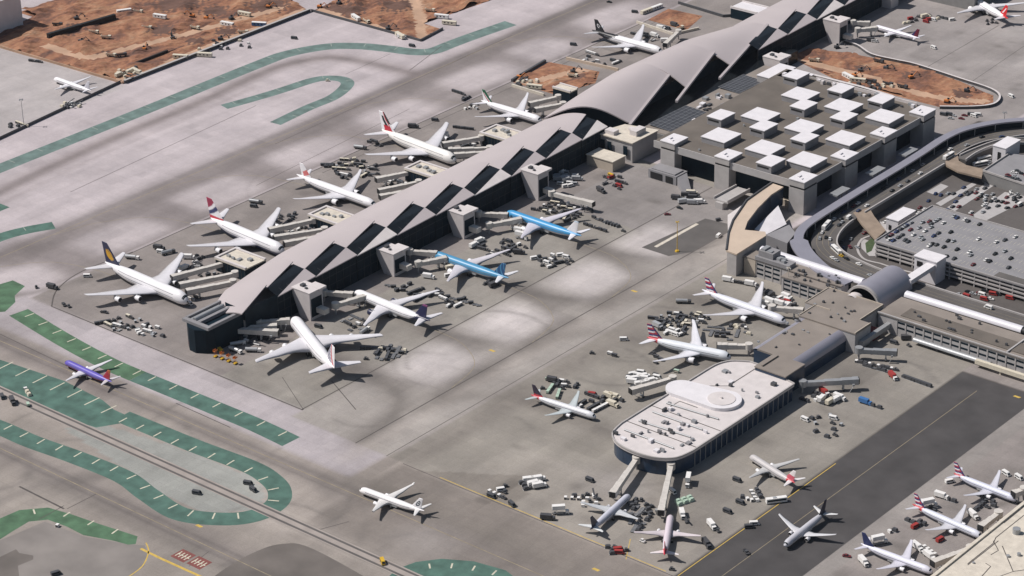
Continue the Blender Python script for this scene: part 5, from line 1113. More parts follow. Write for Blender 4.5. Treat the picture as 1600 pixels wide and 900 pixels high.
for p, q, kx in JB:
    jet_bridge(p, q, EXT.get(kx) or 'pale jet bridge at the ' + PLN[kx], skin='bridge_skin' if p[0] < 900 else 'metal_grey' if kx.startswith('free') else 'bridge_skin')

# ------------------------------------------------------------------ ground vehicles: one of each kind, then copies of the thing and each part
def wheels(o, xs_, y, r, wd=.35, m='rubber'):
    for x in xs_:
        for sg in (-1, 1): mb = MB(); mb.cyl((x, sg * y - wd / 2, r), (x, sg * y + wd / 2, r), r, n=8); mb.build('wheel', m, o)
def proto(name): return thing(name, None, None)
def p_car(col, taxi=False):
    o = proto('taxi' if taxi else 'car')
    mb = MB(); mb.loft([[(2.25, -.75, .35), (2.25, .75, .35), (2.2, .72, .78), (2.2, -.72, .78)], [(1.1, -.9, .3), (1.1, .9, .3), (1.1, .86, .98), (1.1, -.86, .98)], [(-1.5, -.9, .3), (-1.5, .9, .3), (-1.5, .86, 1.0), (-1.5, -.86, 1.0)], [(-2.25, -.8, .35), (-2.25, .8, .35), (-2.2, .75, .92), (-2.2, -.75, .92)]], smooth=False); mb.build('body', col, o)
    mb = MB(); mb.loft([[(.95, -.8, .97), (.95, .8, .97), (.25, .66, 1.44), (.25, -.66, 1.44)], [(-1.6, -.8, .97), (-1.6, .8, .97), (-1.05, .66, 1.44), (-1.05, -.66, 1.44)]], smooth=False); g = mb.build('cabin_glass', 'glass', o)
    mb = MB(); mb.box(-1.1, .3, -.67, .67, 1.43, 1.5); mb.build('roof', col, o)
    if taxi: mb = MB(); mb.box(-.6, -.2, -.3, .3, 1.5, 1.72); mb.build('roof_sign', 'cream', o)
    wheels(o, (1.35, -1.35), .82, .33, .22); return o
def p_van(col, L=5.4, h=2.3, name='van'):
    o = proto(name); mb = MB(); mb.loft([[(L / 2, -.9, .4), (L / 2, .9, .4), (L / 2 - .1, .85, 1.1), (L / 2 - .1, -.85, 1.1)], [(L / 2 - .9, -1, .35), (L / 2 - .9, 1, .35), (L / 2 - 1.1, .95, h), (L / 2 - 1.1, -.95, h)], [(-L / 2, -1, .35), (-L / 2, 1, .35), (-L / 2, .95, h), (-L / 2, -.95, h)]], smooth=False); mb.build('body', col, o)
    mb = MB(); mb.add([(L / 2 - .13, -.8, 1.16), (L / 2 - .13, .8, 1.16), (L / 2 - .98, .8, h - .15), (L / 2 - .98, -.8, h - .15)], [(0, 1, 2, 3)]); mb.build('windscreen', 'glass', o)
    for sg in (-1, 1): mb = MB(); mb.box(-L / 2 + .5, L / 2 - 1.3, sg * 1.0 - .01, sg * 1.0 + .02, 1.25, 1.85); mb.build('side_window', 'glass', o)
    wheels(o, (L / 2 - 1.2, -L / 2 + 1.1), .92, .38, .25); return o
def p_bus(col, L=11.5):
    o = proto('shuttle_bus'); mb = MB(); mb.box(-L / 2, L / 2, -1.28, 1.28, .45, 3.0); mb.build('body', col, o)
    mb = MB(); mb.box(-L / 2 + .1, L / 2 - .1, -1.2, 1.2, 3.01, 3.12); mb.build('roof', 'white_box', o)
    for sg in (-1, 1): mb = MB(); mb.box(-L / 2 + .6, L / 2 - .6, sg * 1.3 - .02, sg * 1.3 + .02, 1.5, 2.5); mb.build('side_window', 'glass', o)
    mb = MB(); mb.box(L / 2 - .02, L / 2 + .03, -1.1, 1.1, 1.2, 2.7); mb.build('windscreen', 'glass', o)
    mb = MB(); mb.box(-2, 0, -.7, .7, 3.12, 3.4); mb.build('roof_unit', 'silver', o); wheels(o, (L / 2 - 2.2, -L / 2 + 2.6), 1.12, .5, .3); return o
def p_tug(col, name='baggage_tractor'):
    o = proto(name); mb = MB(); mb.box(-1.5, 1.5, -.75, .75, .35, .95); mb.box(.6, 1.5, -.7, .7, .95, 1.2); mb.build('body', col, o)
    mb = MB(); mb.box(-.9, .5, -.65, .65, 1.85, 1.95); mb.build('canopy', col, o); mb = MB()
    for x, y in ((-.85, -.6), (-.85, .6), (.45, -.6), (.45, .6)): mb.box(x - .04, x + .04, y - .04, y + .04, .95, 1.85)
    mb.build('canopy_post', 'grey_dark', o); mb = MB(); mb.box(-.7, -.2, -.4, .4, .95, 1.3); mb.build('seat', 'black', o); wheels(o, (1, -1), .7, .32, .25); return o
def p_cart(col, load=None):
    o = proto('baggage_cart'); mb = MB(); mb.box(-1.6, 1.6, -.8, .8, .45, .6); mb.build('bed', 'grey_dark', o)
    mb = MB(); mb.box(-1.65, 1.65, -.85, .85, 1.85, 1.95); mb.build('canopy', col, o)
    for x in (-1.55, 1.55): mb = MB(); mb.box(x - .05, x + .05, -.8, .8, .6, 1.85); mb.build('end_panel', col, o)
    mb = MB(); mb.box(-1.4, 1.3, -.65, .65, .6, 1.35); mb.build('load', load or 'steel_dark', o)
    mb = MB(); mb.box(1.6, 2.5, -.05, .05, .4, .5); mb.build('tow_bar', 'grey_dark', o); wheels(o, (1.1, -1.1), .7, .26, .2); return o
def p_dolly(loaded, col='silver'):
    o = proto('cargo_dolly'); mb = MB(); mb.box(-1.7, 1.7, -1.1, 1.1, .4, .55); mb.build('bed', 'grey_dark', o)
    mb = MB()
    for k in range(6): mb.cyl((-1.5 + k * .6, -1, .58), (-1.5 + k * .6, 1, .58), .07, n=6)
    mb.build('roller', 'silver', o); mb = MB(); mb.box(1.7, 2.6, -.05, .05, .35, .45); mb.build('tow_bar', 'grey_dark', o); wheels(o, (1.2, -1.2), .8, .24, .2); return o
def p_uld(col):
    o = proto('cargo_container'); mb = MB(); mb.loft([[(x, -1.0, .02), (x, .55, .02), (x, 1.0, .55), (x, 1.0, 1.63), (x, -1.0, 1.63)] for x in (-.78, .78)], smooth=False); mb.build('shell', col, o)
    mb = MB(); mb.box(-.7, .7, -1.03, -1.005, .15, 1.5); mb.build('door_curtain', 'grey_dark', o); return o
def p_belt(col):
    o = proto('belt_loader'); mb = MB(); mb.box(-2.4, 2.4, -.85, .85, .4, 1.0); mb.box(-2.2, -1.2, .2, .8, 1, 1.9); mb.build('body', col, o)
    mb = MB(); mb.add([(-3.4, -.45, .9), (4.0, -.45, 2.9), (4.0, .45, 2.9), (-3.4, .45, .9), (-3.4, -.45, 1.15), (4.0, -.45, 3.15), (4.0, .45, 3.15), (-3.4, .45, 1.15)], [(3, 2, 1, 0), (4, 5, 6, 7), (0, 1, 5, 4), (1, 2, 6, 5), (2, 3, 7, 6), (3, 0, 4, 7)]); mb.build('conveyor', 'steel_dark', o); wheels(o, (1.6, -1.6), .75, .38, .28); return o
def p_truck(cab, box, L=8.0, h=3.4, name='box_truck', lift=0):
    o = proto(name); mb = MB(); mb.box(-L / 2, L / 2, -.5, .5, .55, .85); mb.build('chassis', 'grey_dark', o)
    mb = MB(); mb.loft([[(L / 2, -1.1, .5), (L / 2, 1.1, .5), (L / 2 - .25, 1.05, 2.3), (L / 2 - .25, -1.05, 2.3)], [(L / 2 - 1.9, -1.1, .5), (L / 2 - 1.9, 1.1, .5), (L / 2 - 1.9, 1.05, 2.35), (L / 2 - 1.9, -1.05, 2.35)]], smooth=False); c = mb.build('cab', cab, o)
    mb = MB(); mb.box(L / 2 - .14, L / 2 - .05, -.95, .95, 1.35, 2.1); mb.build('windscreen', 'glass', c)
    mb = MB(); mb.box(-L / 2, L / 2 - 2.1, -1.25, 1.25, .95 + lift, h + lift); mb.build('cargo_box', box, o)
    if lift:
        mb = MB()
        for sg in (-1, 1): mb.obox((-L / 2 + .5, sg, 0), (L / 2 - 2.6, sg, 0), .15, .9, 1.1); mb.add([(-L / 2 + .6, sg, .9), (-L / 2 + .9, sg, .9), (L / 2 - 2.6, sg, .95 + lift), (L / 2 - 2.9, sg, .95 + lift)], [(0, 1, 2, 3)])
        mb.build('scissor_lift', 'silver', o)
    wheels(o, (L / 2 - 1.2, -L / 2 + 1.6), 1.0, .48, .3); return o
def p_tanker(cab, tank):
    o = proto('fuel_truck'); L = 9.5; mb = MB(); mb.box(-L / 2, L / 2, -.5, .5, .55, .85); mb.build('chassis', 'grey_dark', o); mb = MB(); mb.box(L / 2 - 2, L / 2, -1.1, 1.1, .5, 2.5); c = mb.build('cab', cab, o)
    mb = MB(); mb.box(L / 2 - .02, L / 2 + .04, -.9, .9, 1.4, 2.2); mb.build('windscreen', 'glass', c); mb = MB(); mb.cyl((-L / 2, 0, 2.0), (L / 2 - 2.3, 0, 2.0), 1.15, n=14); mb.build('tank', tank, o); wheels(o, (L / 2 - 1.2, -1.5, -3.2), 1.0, .5, .3); return o
def p_pick(col):
    o = proto('pickup_truck'); mb = MB(); mb.box(-2.6, 2.6, -.9, .9, .5, 1.05); mb.build('body', col, o); mb = MB(); mb.box(-.5, 1.2, -.82, .82, 1.06, 1.75); mb.build('cabin', col, o); mb = MB(); mb.box(-.45, 1.25, -.84, .84, 1.25, 1.6); mb.build('cabin_glass', 'glass', o); mb = MB(); mb.box(-2.5, -.6, -.75, .75, 1.06, 1.08); mb.build('load_bed', 'black', o); wheels(o, (1.6, -1.6), .85, .4, .25); return o
def p_pallet(col):
    o = proto('cargo_pallet'); mb = MB(); mb.box(-1.6, 1.6, -1.2, 1.2, .02, .14); mb.build('base', 'silver', o); mb = MB(); mb.box(-1.45, 1.45, -1.05, 1.05, .14, 1.5); mb.box(-.9, 1.2, -.8, .8, 1.5, 1.95); mb.build('wrapped_load', col, o); return o
def p_exc(col):
    o = proto('excavator'); mb = MB()
    for sg in (-1, 1): mb.box(-2, 2, sg * 1.3 - .35, sg * 1.3 + .35, 0, .9)
    mb.build('track', 'black', o); mb = MB(); mb.box(-2.2, 1.2, -1.3, 1.3, 1, 2.2); mb.build('body', col, o); mb = MB(); mb.box(-.2, 1.3, .2, 1.25, 2.2, 3.3); mb.build('cab', 'glass', o)
    bo = MB(); bo.cyl((1, -.3, 1.8), (4.2, -.3, 5.0), .32, n=6); bo.cyl((4.2, -.3, 5.0), (6.6, -.3, 2.6), .26, n=6); b_ = bo.build('boom', col, o); mb = MB(); mb.box(6.1, 7.2, -.9, .3, 1.3, 2.5); mb.build('bucket', 'grey_dark', b_); return o
def p_dump(col):
    o = proto('dump_truck'); mb = MB(); mb.box(2, 4.2, -1.2, 1.2, .7, 2.8); c = mb.build('cab', col, o); mb = MB(); mb.box(4.18, 4.25, -1, 1, 1.7, 2.5); mb.build('windscreen', 'glass', c)
    mb = MB(); mb.loft([[(1.7, -1.2, 1.1), (1.7, 1.2, 1.1), (1.8, 1.45, 2.7), (1.8, -1.45, 2.7)], [(-4, -1.2, 1.3), (-4, 1.2, 1.3), (-4.2, 1.45, 2.7), (-4.2, -1.45, 2.7)]], smooth=False); mb.build('tipper_body', 'grey_dark' if col != 'cream' else 'cream', o); mb = MB(); mb.box(-3.7, 1.5, -1.1, 1.1, 2.5, 2.9); mb.build('soil_load', 'dirt', o); wheels(o, (3, -1.2, -2.8), 1.1, .6, .4); return o
def p_cabin(col):
    o = proto('site_office'); mb = MB(); mb.box(-6, 6, -1.4, 1.4, .3, 2.9); mb.build('cabin_wall', col, o); mb = MB(); mb.box(-6.1, 6.1, -1.5, 1.5, 2.91, 3.1); mb.build('cabin_roof', 'white_box' if col != 'cream' else 'cream', o); 
    for x in (-4, -1, 2): mb = MB(); mb.box(x, x + 1.3, -1.44, -1.41, 1.3, 2.2); mb.build('window', 'glass', o)
    mb = MB(); mb.box(-5, -4.6, -1.2, 1.2, 0, .3); mb.box(4.6, 5, -1.2, 1.2, 0, .3); mb.build('footing', 'concrete', o); return o
def p_lift():
    o = proto('access_lift'); mb = MB(); mb.box(-1.2, 1.2, -.8, .8, .4, 1.0); mb.build('base', 'yellow', o); mb = MB()
    for k in range(3):
        for sg in (-.6, .6): mb.add([(-1, sg, 1 + k), (-.8, sg, 1 + k), (1, sg, 2 + k), (.8, sg, 2 + k)], [(0, 1, 2, 3)]); mb.add([(1, sg, 1 + k), (.8, sg, 1 + k), (-1, sg, 2 + k), (-.8, sg, 2 + k)], [(0, 1, 2, 3)])
    mb.build('scissor_arm', 'orange', o); mb = MB(); mb.box(-1.3, 1.3, -.8, .8, 4, 4.15); mb.box(-1.3, 1.3, -.8, -.74, 4.15, 5.1); mb.box(-1.3, 1.3, .74, .8, 4.15, 5.1); mb.build('platform', 'orange', o); wheels(o, (.8, -.8), .75, .36, .25); return o
MK = dict(wcar=lambda: p_car('white_box'), scar=lambda: p_car('silver'), kcar=lambda: p_car('black'), gcar=lambda: p_car('grey_dark'), bcar=lambda: p_car('navy'), rcar=lambda: p_car('maroon'), taxi=lambda: p_car('yellow', True),
          wvan=lambda: p_van('white_box'), kvan=lambda: p_van('grey_dark'), svan=lambda: p_van('silver'), bus=lambda: p_bus('white_box'), kbus=lambda: p_bus('grey_dark', 10), yvan=lambda: p_van('yellow'), rvan=lambda: p_van('red'),
          wtug=lambda: p_tug('white_box'), ktug=lambda: p_tug('grey_dark'), ytug=lambda: p_tug('cream'), push=lambda: p_tug('silver', 'pushback_tractor'),
          kcart=lambda: p_cart('grey_dark'), wcart=lambda: p_cart('white_box', 'silver'), ccart=lambda: p_cart('cream'), gcart=lambda: p_cart('greenish', 'cream'),
          dolly=lambda: p_dolly(False), uld=lambda: p_uld('silver'), wuld=lambda: p_uld('white_box'), belt=lambda: p_belt('white_box'), kbelt=lambda: p_belt('grey_dark'),
          wtruck=lambda: p_truck('white_box', 'white_box'), ktruck=lambda: p_truck('grey_dark', 'steel_dark'), rtruck=lambda: p_truck('white_box', 'red'), strk=lambda: p_truck('silver', 'silver'), cat=lambda: p_truck('white_box', 'white_box', 9, 3.3, 'catering_truck', 2.2), btruck=lambda: p_truck('blue', 'blue'), ctruck=lambda: p_truck('cream', 'cream'),
          tank=lambda: p_tanker('white_box', 'silver'), ktank=lambda: p_tanker('grey_dark', 'metal_grey'), pick=lambda: p_pick('white_box'), kpick=lambda: p_pick('grey_dark'), pal=lambda: p_pallet('greenish'), kpal=lambda: p_pallet('grey_dark'), cpal=lambda: p_pallet('cream'),
          exc=lambda: p_exc('orange'), kexc=lambda: p_exc('grey_dark'), dump=lambda: p_dump('cream'), kdump=lambda: p_dump('grey_dark'), cab=lambda: p_cabin('white_box'), ccab=lambda: p_cabin('cream'), bcab=lambda: p_cabin('blue'), lift=p_lift)
DESC = dict(wcar='white car', scar='silver car', kcar='black car', gcar='dark grey car', bcar='navy car', rcar='maroon car', taxi='yellow taxi', wvan='white van', kvan='dark van', svan='silver van', bus='white shuttle bus', kbus='dark bus', yvan='yellow van', rvan='red van', wtug='white baggage tractor', ktug='dark baggage tractor', ytug='cream baggage tractor', push='silver pushback tractor',
            kcart='dark baggage cart', wcart='white baggage cart', ccart='cream baggage cart', gcart='pale green baggage cart', dolly='flat cargo dolly', uld='silver cargo container', wuld='white cargo container', belt='white belt loader', kbelt='dark belt loader', wtruck='white box truck', ktruck='dark box truck', rtruck='red box truck', strk='silver box truck', cat='white raised catering truck', btruck='blue box truck', ctruck='cream box truck', tank='white fuel truck', ktank='dark fuel truck', pick='white pickup', kpick='dark pickup', pal='pale green cargo pallet', kpal='dark cargo pallet', cpal='cream cargo pallet', exc='orange excavator', kexc='dark excavator', dump='cream dump truck', kdump='dark dump truck', cab='white site cabin', ccab='cream site cabin', bcab='blue site cabin', lift='yellow scissor lift')
CATN = dict(car='car', van='van', bus='bus', tug='baggage tractor', cart='baggage cart', truck='truck', trk='truck')
def catof(k):
    for e, c in CATN.items():
        if k.endswith(e): return c
    return dict(taxi='taxi', push='tractor', dolly='cargo dolly', uld='cargo container', wuld='cargo container', belt='belt loader', kbelt='belt loader', cat='catering truck', tank='fuel truck', ktank='fuel truck', pick='pickup', kpick='pickup', pal='cargo pallet', kpal='cargo pallet', cpal='cargo pallet', exc='excavator', kexc='excavator', dump='dump truck', kdump='dump truck', cab='site cabin', ccab='site cabin', bcab='site cabin', lift='lift').get(k, 'vehicle')
PROTO = {}; TAKEN = []; NCART = [0]
def put(k, loc, rz, place, gap=2.6, force=False):
    v = Vector(loc)
    if not force and any(abs(v.x - q.x) < gap and abs(v.y - q.y) < gap and (v - q).length < gap for q in TAKEN): return None
    TAKEN.append(v)
    if k.endswith('cart'):
        NCART[0] += 1
        if NCART[0] > 285: k = dict(kcart='kpal', wcart='wuld', ccart='cpal', gcart='pal')[k]  # further baggage carts are stood in for by pallets and containers
    if k not in PROTO: o = PROTO[k] = MK[k](); kids(o); [kids(c) for c in o.children]; o.location = v; o.rotation_euler = (0, 0, rz)
    else: o = copy_tree(PROTO[k], None, v, rz)
    lab(o, DESC[k] + ' ' + place, catof(k), (catof(k) + 's ' + place).replace('buss ', 'buses ')); return o
def veh(k, px, py, hd, place, z=0): return put(k, at(px, py, z), R(hd), place, force=True)
def scatter(ks, px, py, rx, ry, n, place, hd=(0, 90), z=0, jit=10, gap=2.8):
    i = t = 0
    while i < n and t < n * 14:
        t += 1; a = rng.uniform(0, 2 * math.pi); r_ = math.sqrt(rng.random()); c = at(px + rx * r_ * math.cos(a), py + ry * r_ * math.sin(a), z)
        k = rng.choice(ks); h = R(rng.choice(hd) + rng.uniform(-jit, jit))
        if k.endswith(('cart', 'dolly')) and rng.random() < .6:   # a short train: tractor and its carts in line
            m = rng.choice((2, 3, 3, 4))
            for q in range(m):
                if i < n and put('ktug' if q == 0 and 'ktug' in ks else k, c + Vector((math.cos(h), math.sin(h), 0)) * (-3.5 * q), h, place, 2.6): i += 1
        elif put(k, c, h, place, gap): i += 1
def row(ks, p, q, n, place, turn=0, z=0, cyc=False):
    a, c = at(*p, z), at(*q, z); hd = math.atan2(c.y - a.y, c.x - a.x) + R(turn)
    for i in range(n): put(ks[i % len(ks)] if cyc or len(ks) > 1 else ks[0], a.lerp(c, i / max(1, n - 1)), hd, place, force=True)
CART = ['kcart', 'wcart', 'ktug', 'uld', 'dolly', 'ccart', 'kcart', 'belt']
# west apron
P_ = 'south of the navy and yellow tailed jumbo'
scatter(CART + ['uld'], 200, 508, 32, 13, 24, P_, (0, 60, 90)); scatter(['wuld', 'uld', 'scar', 'wcart', 'kpal'], 238, 520, 28, 9, 10, P_)
veh('tank', 207, 405, 25, 'behind the navy and yellow tailed jumbo'); veh('wvan', 137, 433, 40, 'on the far left apron edge'); veh('ktruck', 82, 451, 12, 'by the pale green margin corner'); veh('ktug', 57, 450, 150, 'by the pale green margin corner'); veh('kpick', 100, 477, -25, 'on the south apron edge'); veh('ktug', 108, 480, -25, 'on the south apron edge'); veh('kpick', 163, 489, 20, P_)
veh('ktruck', 249, 390, 20, 'between the two western jumbos'); veh('wvan', 251, 395, 20, 'between the two western jumbos'); veh('ktank', 263, 397, 70, 'between the two western jumbos'); veh('cat', 277, 425, 110, 'at the wing of the navy and yellow jumbo')
P_ = 'between the navy and yellow jumbo and its gate lounge'; scatter(['wcart', 'kcart', 'wtruck', 'ktug', 'kpal', 'belt'], 300, 410, 24, 14, 11, P_, (0, 90, 30)); scatter(['kcart', 'ktug', 'uld'], 318, 432, 26, 7, 7, P_, (10, 90))
veh('ktruck', 307, 541, 60, 'rust-brown, near the concourse end') if False else veh('rtruck', 306, 541, 60, 'near the rounded concourse end')
P_ = 'beside the rounded concourse end'; row(['lift'], (337, 558), (368, 569), 4, P_, 90); veh('ytug', 330, 548, -20, P_); veh('yvan', 345, 550, -20, P_)
scatter(['kcart', 'belt', 'ktug', 'wvan', 'uld'], 300, 470, 14, 8, 5, 'by the western foot of the concourse end')
# between BA and lounges
for (px, py), nm in (((405, 377), 'beneath the bridges of the red-banded jumbo'), ((560, 250), 'north of the plain white jet')): pass
P_ = 'beneath the bridges of the red-banded jumbo'; scatter(['kcart', 'wcart', 'ktug', 'wuld', 'belt'], 466, 362, 22, 9, 9, P_, (10, 90)); scatter(['kcart', 'ktug', 'kpal'], 448, 338, 20, 8, 8, P_, (20, 110)); veh('cat', 428, 348, 110, 'at the wing of the red-banded jumbo')
veh('ktank', 400, 318, 20, 'behind the red-banded jumbo'); veh('kvan', 397, 324, 20, 'behind the red-banded jumbo')
P_ = 'in the cart park by the plain white jet'; scatter(['ccart', 'kcart', 'ccart', 'ktug', 'cpal', 'uld'], 548, 258, 26, 9, 28, P_, (30, 40, 120), jit=6); scatter(CART, 580, 268, 18, 9, 12, P_, (30, 90))
P_ = 'under the red-streaked jumbo wing'; scatter(['kcart', 'uld', 'ktug', 'wcart'], 562, 277, 24, 7, 9, P_); veh('ktank', 563, 233, 20, 'behind the red-streaked jumbo'); scatter(['kcart', 'ktug'], 597, 226, 9, 4, 5, 'under the tail of the red-streaked jumbo'); veh('cat', 697, 218, 110, 'at the wing of the red-streaked jumbo')
P_ = 'beneath the bridges of the plain white jet'; scatter(['kcart', 'wvan', 'belt', 'wuld', 'ktug'], 615, 285, 22, 7, 9, P_, (10, 90))
P_ = 'beneath the bridges of the red-streaked jumbo'; scatter(['kcart', 'cpal', 'ktug', 'wcart', 'uld'], 733, 228, 16, 6, 9, P_, (10, 90)); veh('wtruck', 690, 219, 80, 'beside the red-streaked jumbo engine')
row(['kcart', 'kcart', 'ktug'], (711, 200), (737, 203), 7, 'north of the red-streaked jumbo wing'); veh('ktruck', 646, 200, 30, 'north of the red-streaked jumbo tail'); veh('kvan', 680, 189, 20, 'north of the red-streaked jumbo tail')
P_ = 'behind the green-tailed jet'; scatter(['kcart', 'ktug', 'uld'], 735, 150, 16, 6, 8, P_); scatter(['kcart', 'wuld', 'uld', 'ktug'], 738, 168, 14, 6, 6, P_, (30, 90)); veh('ktruck', 562, 234, 20, P_) if False else None
P_ = 'around the black-tailed jet'; scatter(['kcart', 'ktug', 'kvan', 'uld', 'wcart'], 935, 95, 42, 8, 14, P_); scatter(['kcart', 'wtruck', 'belt'], 1020, 60, 18, 8, 9, P_); veh('kvan', 896, 71, 20, P_); veh('wtruck', 1040, 66, 40, P_)
P_ = 'on the sandy lot beside the vaulted hall'; scatter(['ktruck', 'kvan', 'dump', 'wtruck'], 1060, 45, 28, 6, 4, P_); row(['ccab', 'cab'], (1010, 20), (1026, 14), 2, P_)
veh('kvan', 992, 20, 20, 'at the top edge taxiway'); veh('kcar', 952, 4, 20, 'at the top edge taxiway')
# far west apron and airfield specks
P_ = 'beside the parked white freighter'; scatter(['cpal', 'kpal', 'belt'], 112, 165, 16, 6, 9, P_); scatter(['kpal', 'ccart'], 27, 198, 16, 4, 7, 'around the far left floodlight mast'); row(['kcart', 'ktug'], (48, 96), (64, 98), 4, 'on the pale apron beside the earthworks')
veh('ytug', 512, 127, 30, 'inside the green hairpin margin'); veh('kvan', 460, 61, 20, 'on the taxiway beside the earthworks'); veh('kvan', 644, 73, 10, 'on the green curve at the top'); veh('wtruck', 628, 60, 10, 'at the edge of the second earthworks')
# south airfield
veh('yvan', 598, 880, -35, 'on the double-lined road at the bottom'); veh('kvan', 308, 772, 20, 'inside the green U-shaped margin'); veh('kvan', 388, 757, 20, 'inside the green U-shaped margin'); veh('kvan', 396, 767, -10, 'inside the green U-shaped margin'); veh('wuld', 90, 823, 20, 'by the bottom left green curve'); veh('kvan', 88, 898, 70, 'on the grey pad at lower left')
row(['wuld', 'cpal', 'cpal'], (40, 609), (46, 618), 3, 'on the dark green margin at left'); veh('kvan', 4, 622, -30, 'on the service road at the left edge'); veh('gcart', 44, 634, -30, 'on the service road at the left edge'); veh('ktruck', 20, 630, -28, 'on the service road at the left edge')
# east apron
P_ = 'beside the stripe-tailed jumbo'; scatter(['dolly', 'cpal', 'kcart', 'dolly'], 612, 548, 22, 8, 26, P_, (35, 120), jit=5); veh('ktug', 572, 562, 30, P_); veh('ktug', 587, 553, 80, P_); scatter(['wtruck', 'tank', 'kcart'], 372, 548, 10, 5, 2, P_)
veh('tank', 396, 550, 35, 'at the wing of the stripe-tailed jumbo'); veh('tank', 372, 540, 60, 'at the wing of the stripe-tailed jumbo'); scatter(['kcart', 'belt', 'wcart', 'dolly', 'ktug'], 402, 534, 24, 6, 11, 'under the bridges of the stripe-tailed jumbo'); scatter(['kcart', 'dolly', 'ktug', 'wcart'], 553, 505, 20, 12, 13, 'between the stripe-tailed jumbo and navy-tailed jet', (0, 90)); veh('tank', 570, 520, 100, 'between the stripe-tailed jumbo and navy-tailed jet'); veh('kvan', 498, 512, 10, 'at the foot of the southernmost gate tower')
P_ = 'north of the navy-tailed jet'; row(['dolly', 'dolly', 'kcart'], (605, 446), (630, 455), 6, P_, 35); row(['kcart', 'dolly'], (620, 455), (640, 445), 5, P_); scatter(['kcart', 'wcart', 'ktug', 'belt'], 668, 458, 30, 7, 13, P_); row(['kcart', 'ktug', 'wcart'], (650, 463), (690, 462), 7, P_); row(['kcart', 'dolly', 'dolly'], (700, 465), (748, 478), 9, P_, 40); scatter(['kcart', 'ktug', 'wcart'], 712, 472, 20, 8, 10, P_); veh('wtruck', 670, 435, 20, P_)
P_ = 'near the tail of the nearer blue jet'; scatter(['kpal', 'ktug', 'ktruck'], 767, 444, 10, 6, 6, P_); scatter(['kcart', 'wtruck', 'ktug'], 747, 383, 10, 5, 5, 'beside the second gate tower') ; veh('ctruck', 706, 421, 60, 'at the wing of the nearer blue jet'); veh('wvan', 701, 432, 60, 'at the wing of the nearer blue jet')
P_ = 'between the two blue jets'; scatter(['kcart', 'wcart', 'kpal', 'belt', 'ktug', 'kcart'], 788, 388, 34, 13, 20, P_); veh('kvan', 796, 379, 0, P_); veh('ktruck', 811, 397, 30, P_); scatter(['kcart', 'wcart', 'kpal', 'ktug', 'wvan'], 862, 408, 32, 10, 18, P_, (0, 60)); veh('wtruck', 812, 363, 10, P_); veh('cat', 815, 374, 10, P_)
P_ = 'in the cart park by the fourth gate tower'; scatter(['wcart', 'ccart', 'kcart', 'wuld', 'kcart', 'ktug'], 872, 328, 34, 9, 36, P_, (20, 110), jit=6); scatter(['kcart', 'ktug'], 895, 338, 14, 5, 7, P_)
P_ = 'beyond the brighter blue jet wing'; row(['kcart', 'dolly'], (928, 341), (945, 348), 4, P_); row(['kpal', 'kcart'], (948, 349), (966, 355), 5, P_, 60); row(['kcart', 'kcart', 'ktug'], (915, 352), (945, 362), 5, P_); veh('kvan', 922, 330, 0, P_); veh('ktug', 974, 362, 0, P_)
P_ = 'by the low sheds below the vaulted hall'; scatter(['wtruck', 'wvan', 'svan', 'strk', 'tank', 'wuld'], 888, 280, 18, 13, 16, P_, (30, 60)); scatter(['wvan', 'kcart', 'ktug', 'rvan', 'kbelt'], 958, 286, 22, 12, 11, P_); veh('yvan', 955, 276, -10, P_); veh('ktruck', 939, 300, -15, P_); veh('kcar', 1062, 326, 0, P_); veh('wtruck', 1093, 318, 40, P_); veh('rcar', 1043, 336, 40, P_); veh('wvan', 1123, 370, 100, P_); veh('kcart', 1122, 345, 60, P_)
scatter(['ctruck', 'kpal', 'ktruck', 'strk', 'cpal'], 1075, 312, 24, 9, 9, 'in the dock yard below the brown terminal', (30, 60))
# pier terminal apron
P_ = 'in the cart park south of the silver jet'; scatter(['kcart', 'wcart', 'kcart', 'ktug', 'ccart', 'uld'], 1068, 500, 40, 11, 44, P_, (20, 110), jit=7); scatter(['wcart', 'wvan', 'kcart'], 1060, 521, 16, 6, 7, P_); scatter(['kpal', 'dolly', 'kcart', 'kpal', 'wuld', 'cpal'], 1140, 520, 34, 12, 26, P_, (20, 30, 110))
veh('ktank', 1068, 474, 35, 'south of the silver jet tail'); veh('strk', 1028, 512, -10, 'behind the jet beside the capsule roof'); veh('wvan', 975, 532, 40, 'on the tan taxilane'); veh('ktug', 925, 553, 30, 'on the tan taxilane'); veh('wcart', 953, 554, 10, 'on the tan taxilane'); veh('kcart', 960, 557, 10, 'on the tan taxilane')
P_ = 'beside the west jet bridge of the capsule roof'; scatter(['wtruck', 'wvan', 'gcart', 'kcart', 'wtruck'], 1006, 592, 22, 12, 16, P_, (20, 60)); veh('gcart', 1057, 582, 10, 'under the wing of the jet beside the capsule roof'); scatter(['kcart', 'ktug'], 1026, 560, 8, 8, 4, 'under the wing of the jet beside the capsule roof')
P_ = 'around the small jet west of the capsule roof'; scatter(['kcart', 'wcart', 'ktruck', 'gcart', 'ktug'], 878, 602, 24, 8, 18, P_, (20, 110)); scatter(['ctruck', 'kcart', 'wcart', 'kpal', 'kcart'], 940, 628, 36, 8, 22, P_); veh('rvan', 926, 618, 20, P_); veh('ktug', 848, 608, 40, P_)
P_ = 'by the pier terminal west wing'; row(['wtruck', 'kcart', 'kcart', 'kcart'], (1138, 440), (1182, 448), 6, P_); scatter(['wtruck', 'wvan', 'rvan', 'cat', 'kcart', 'wuld'], 1222, 474, 22, 9, 16, P_); scatter(['ktruck', 'kcart'], 1197, 460, 8, 10, 5, P_); veh('wtruck', 1197, 478, 10, P_)
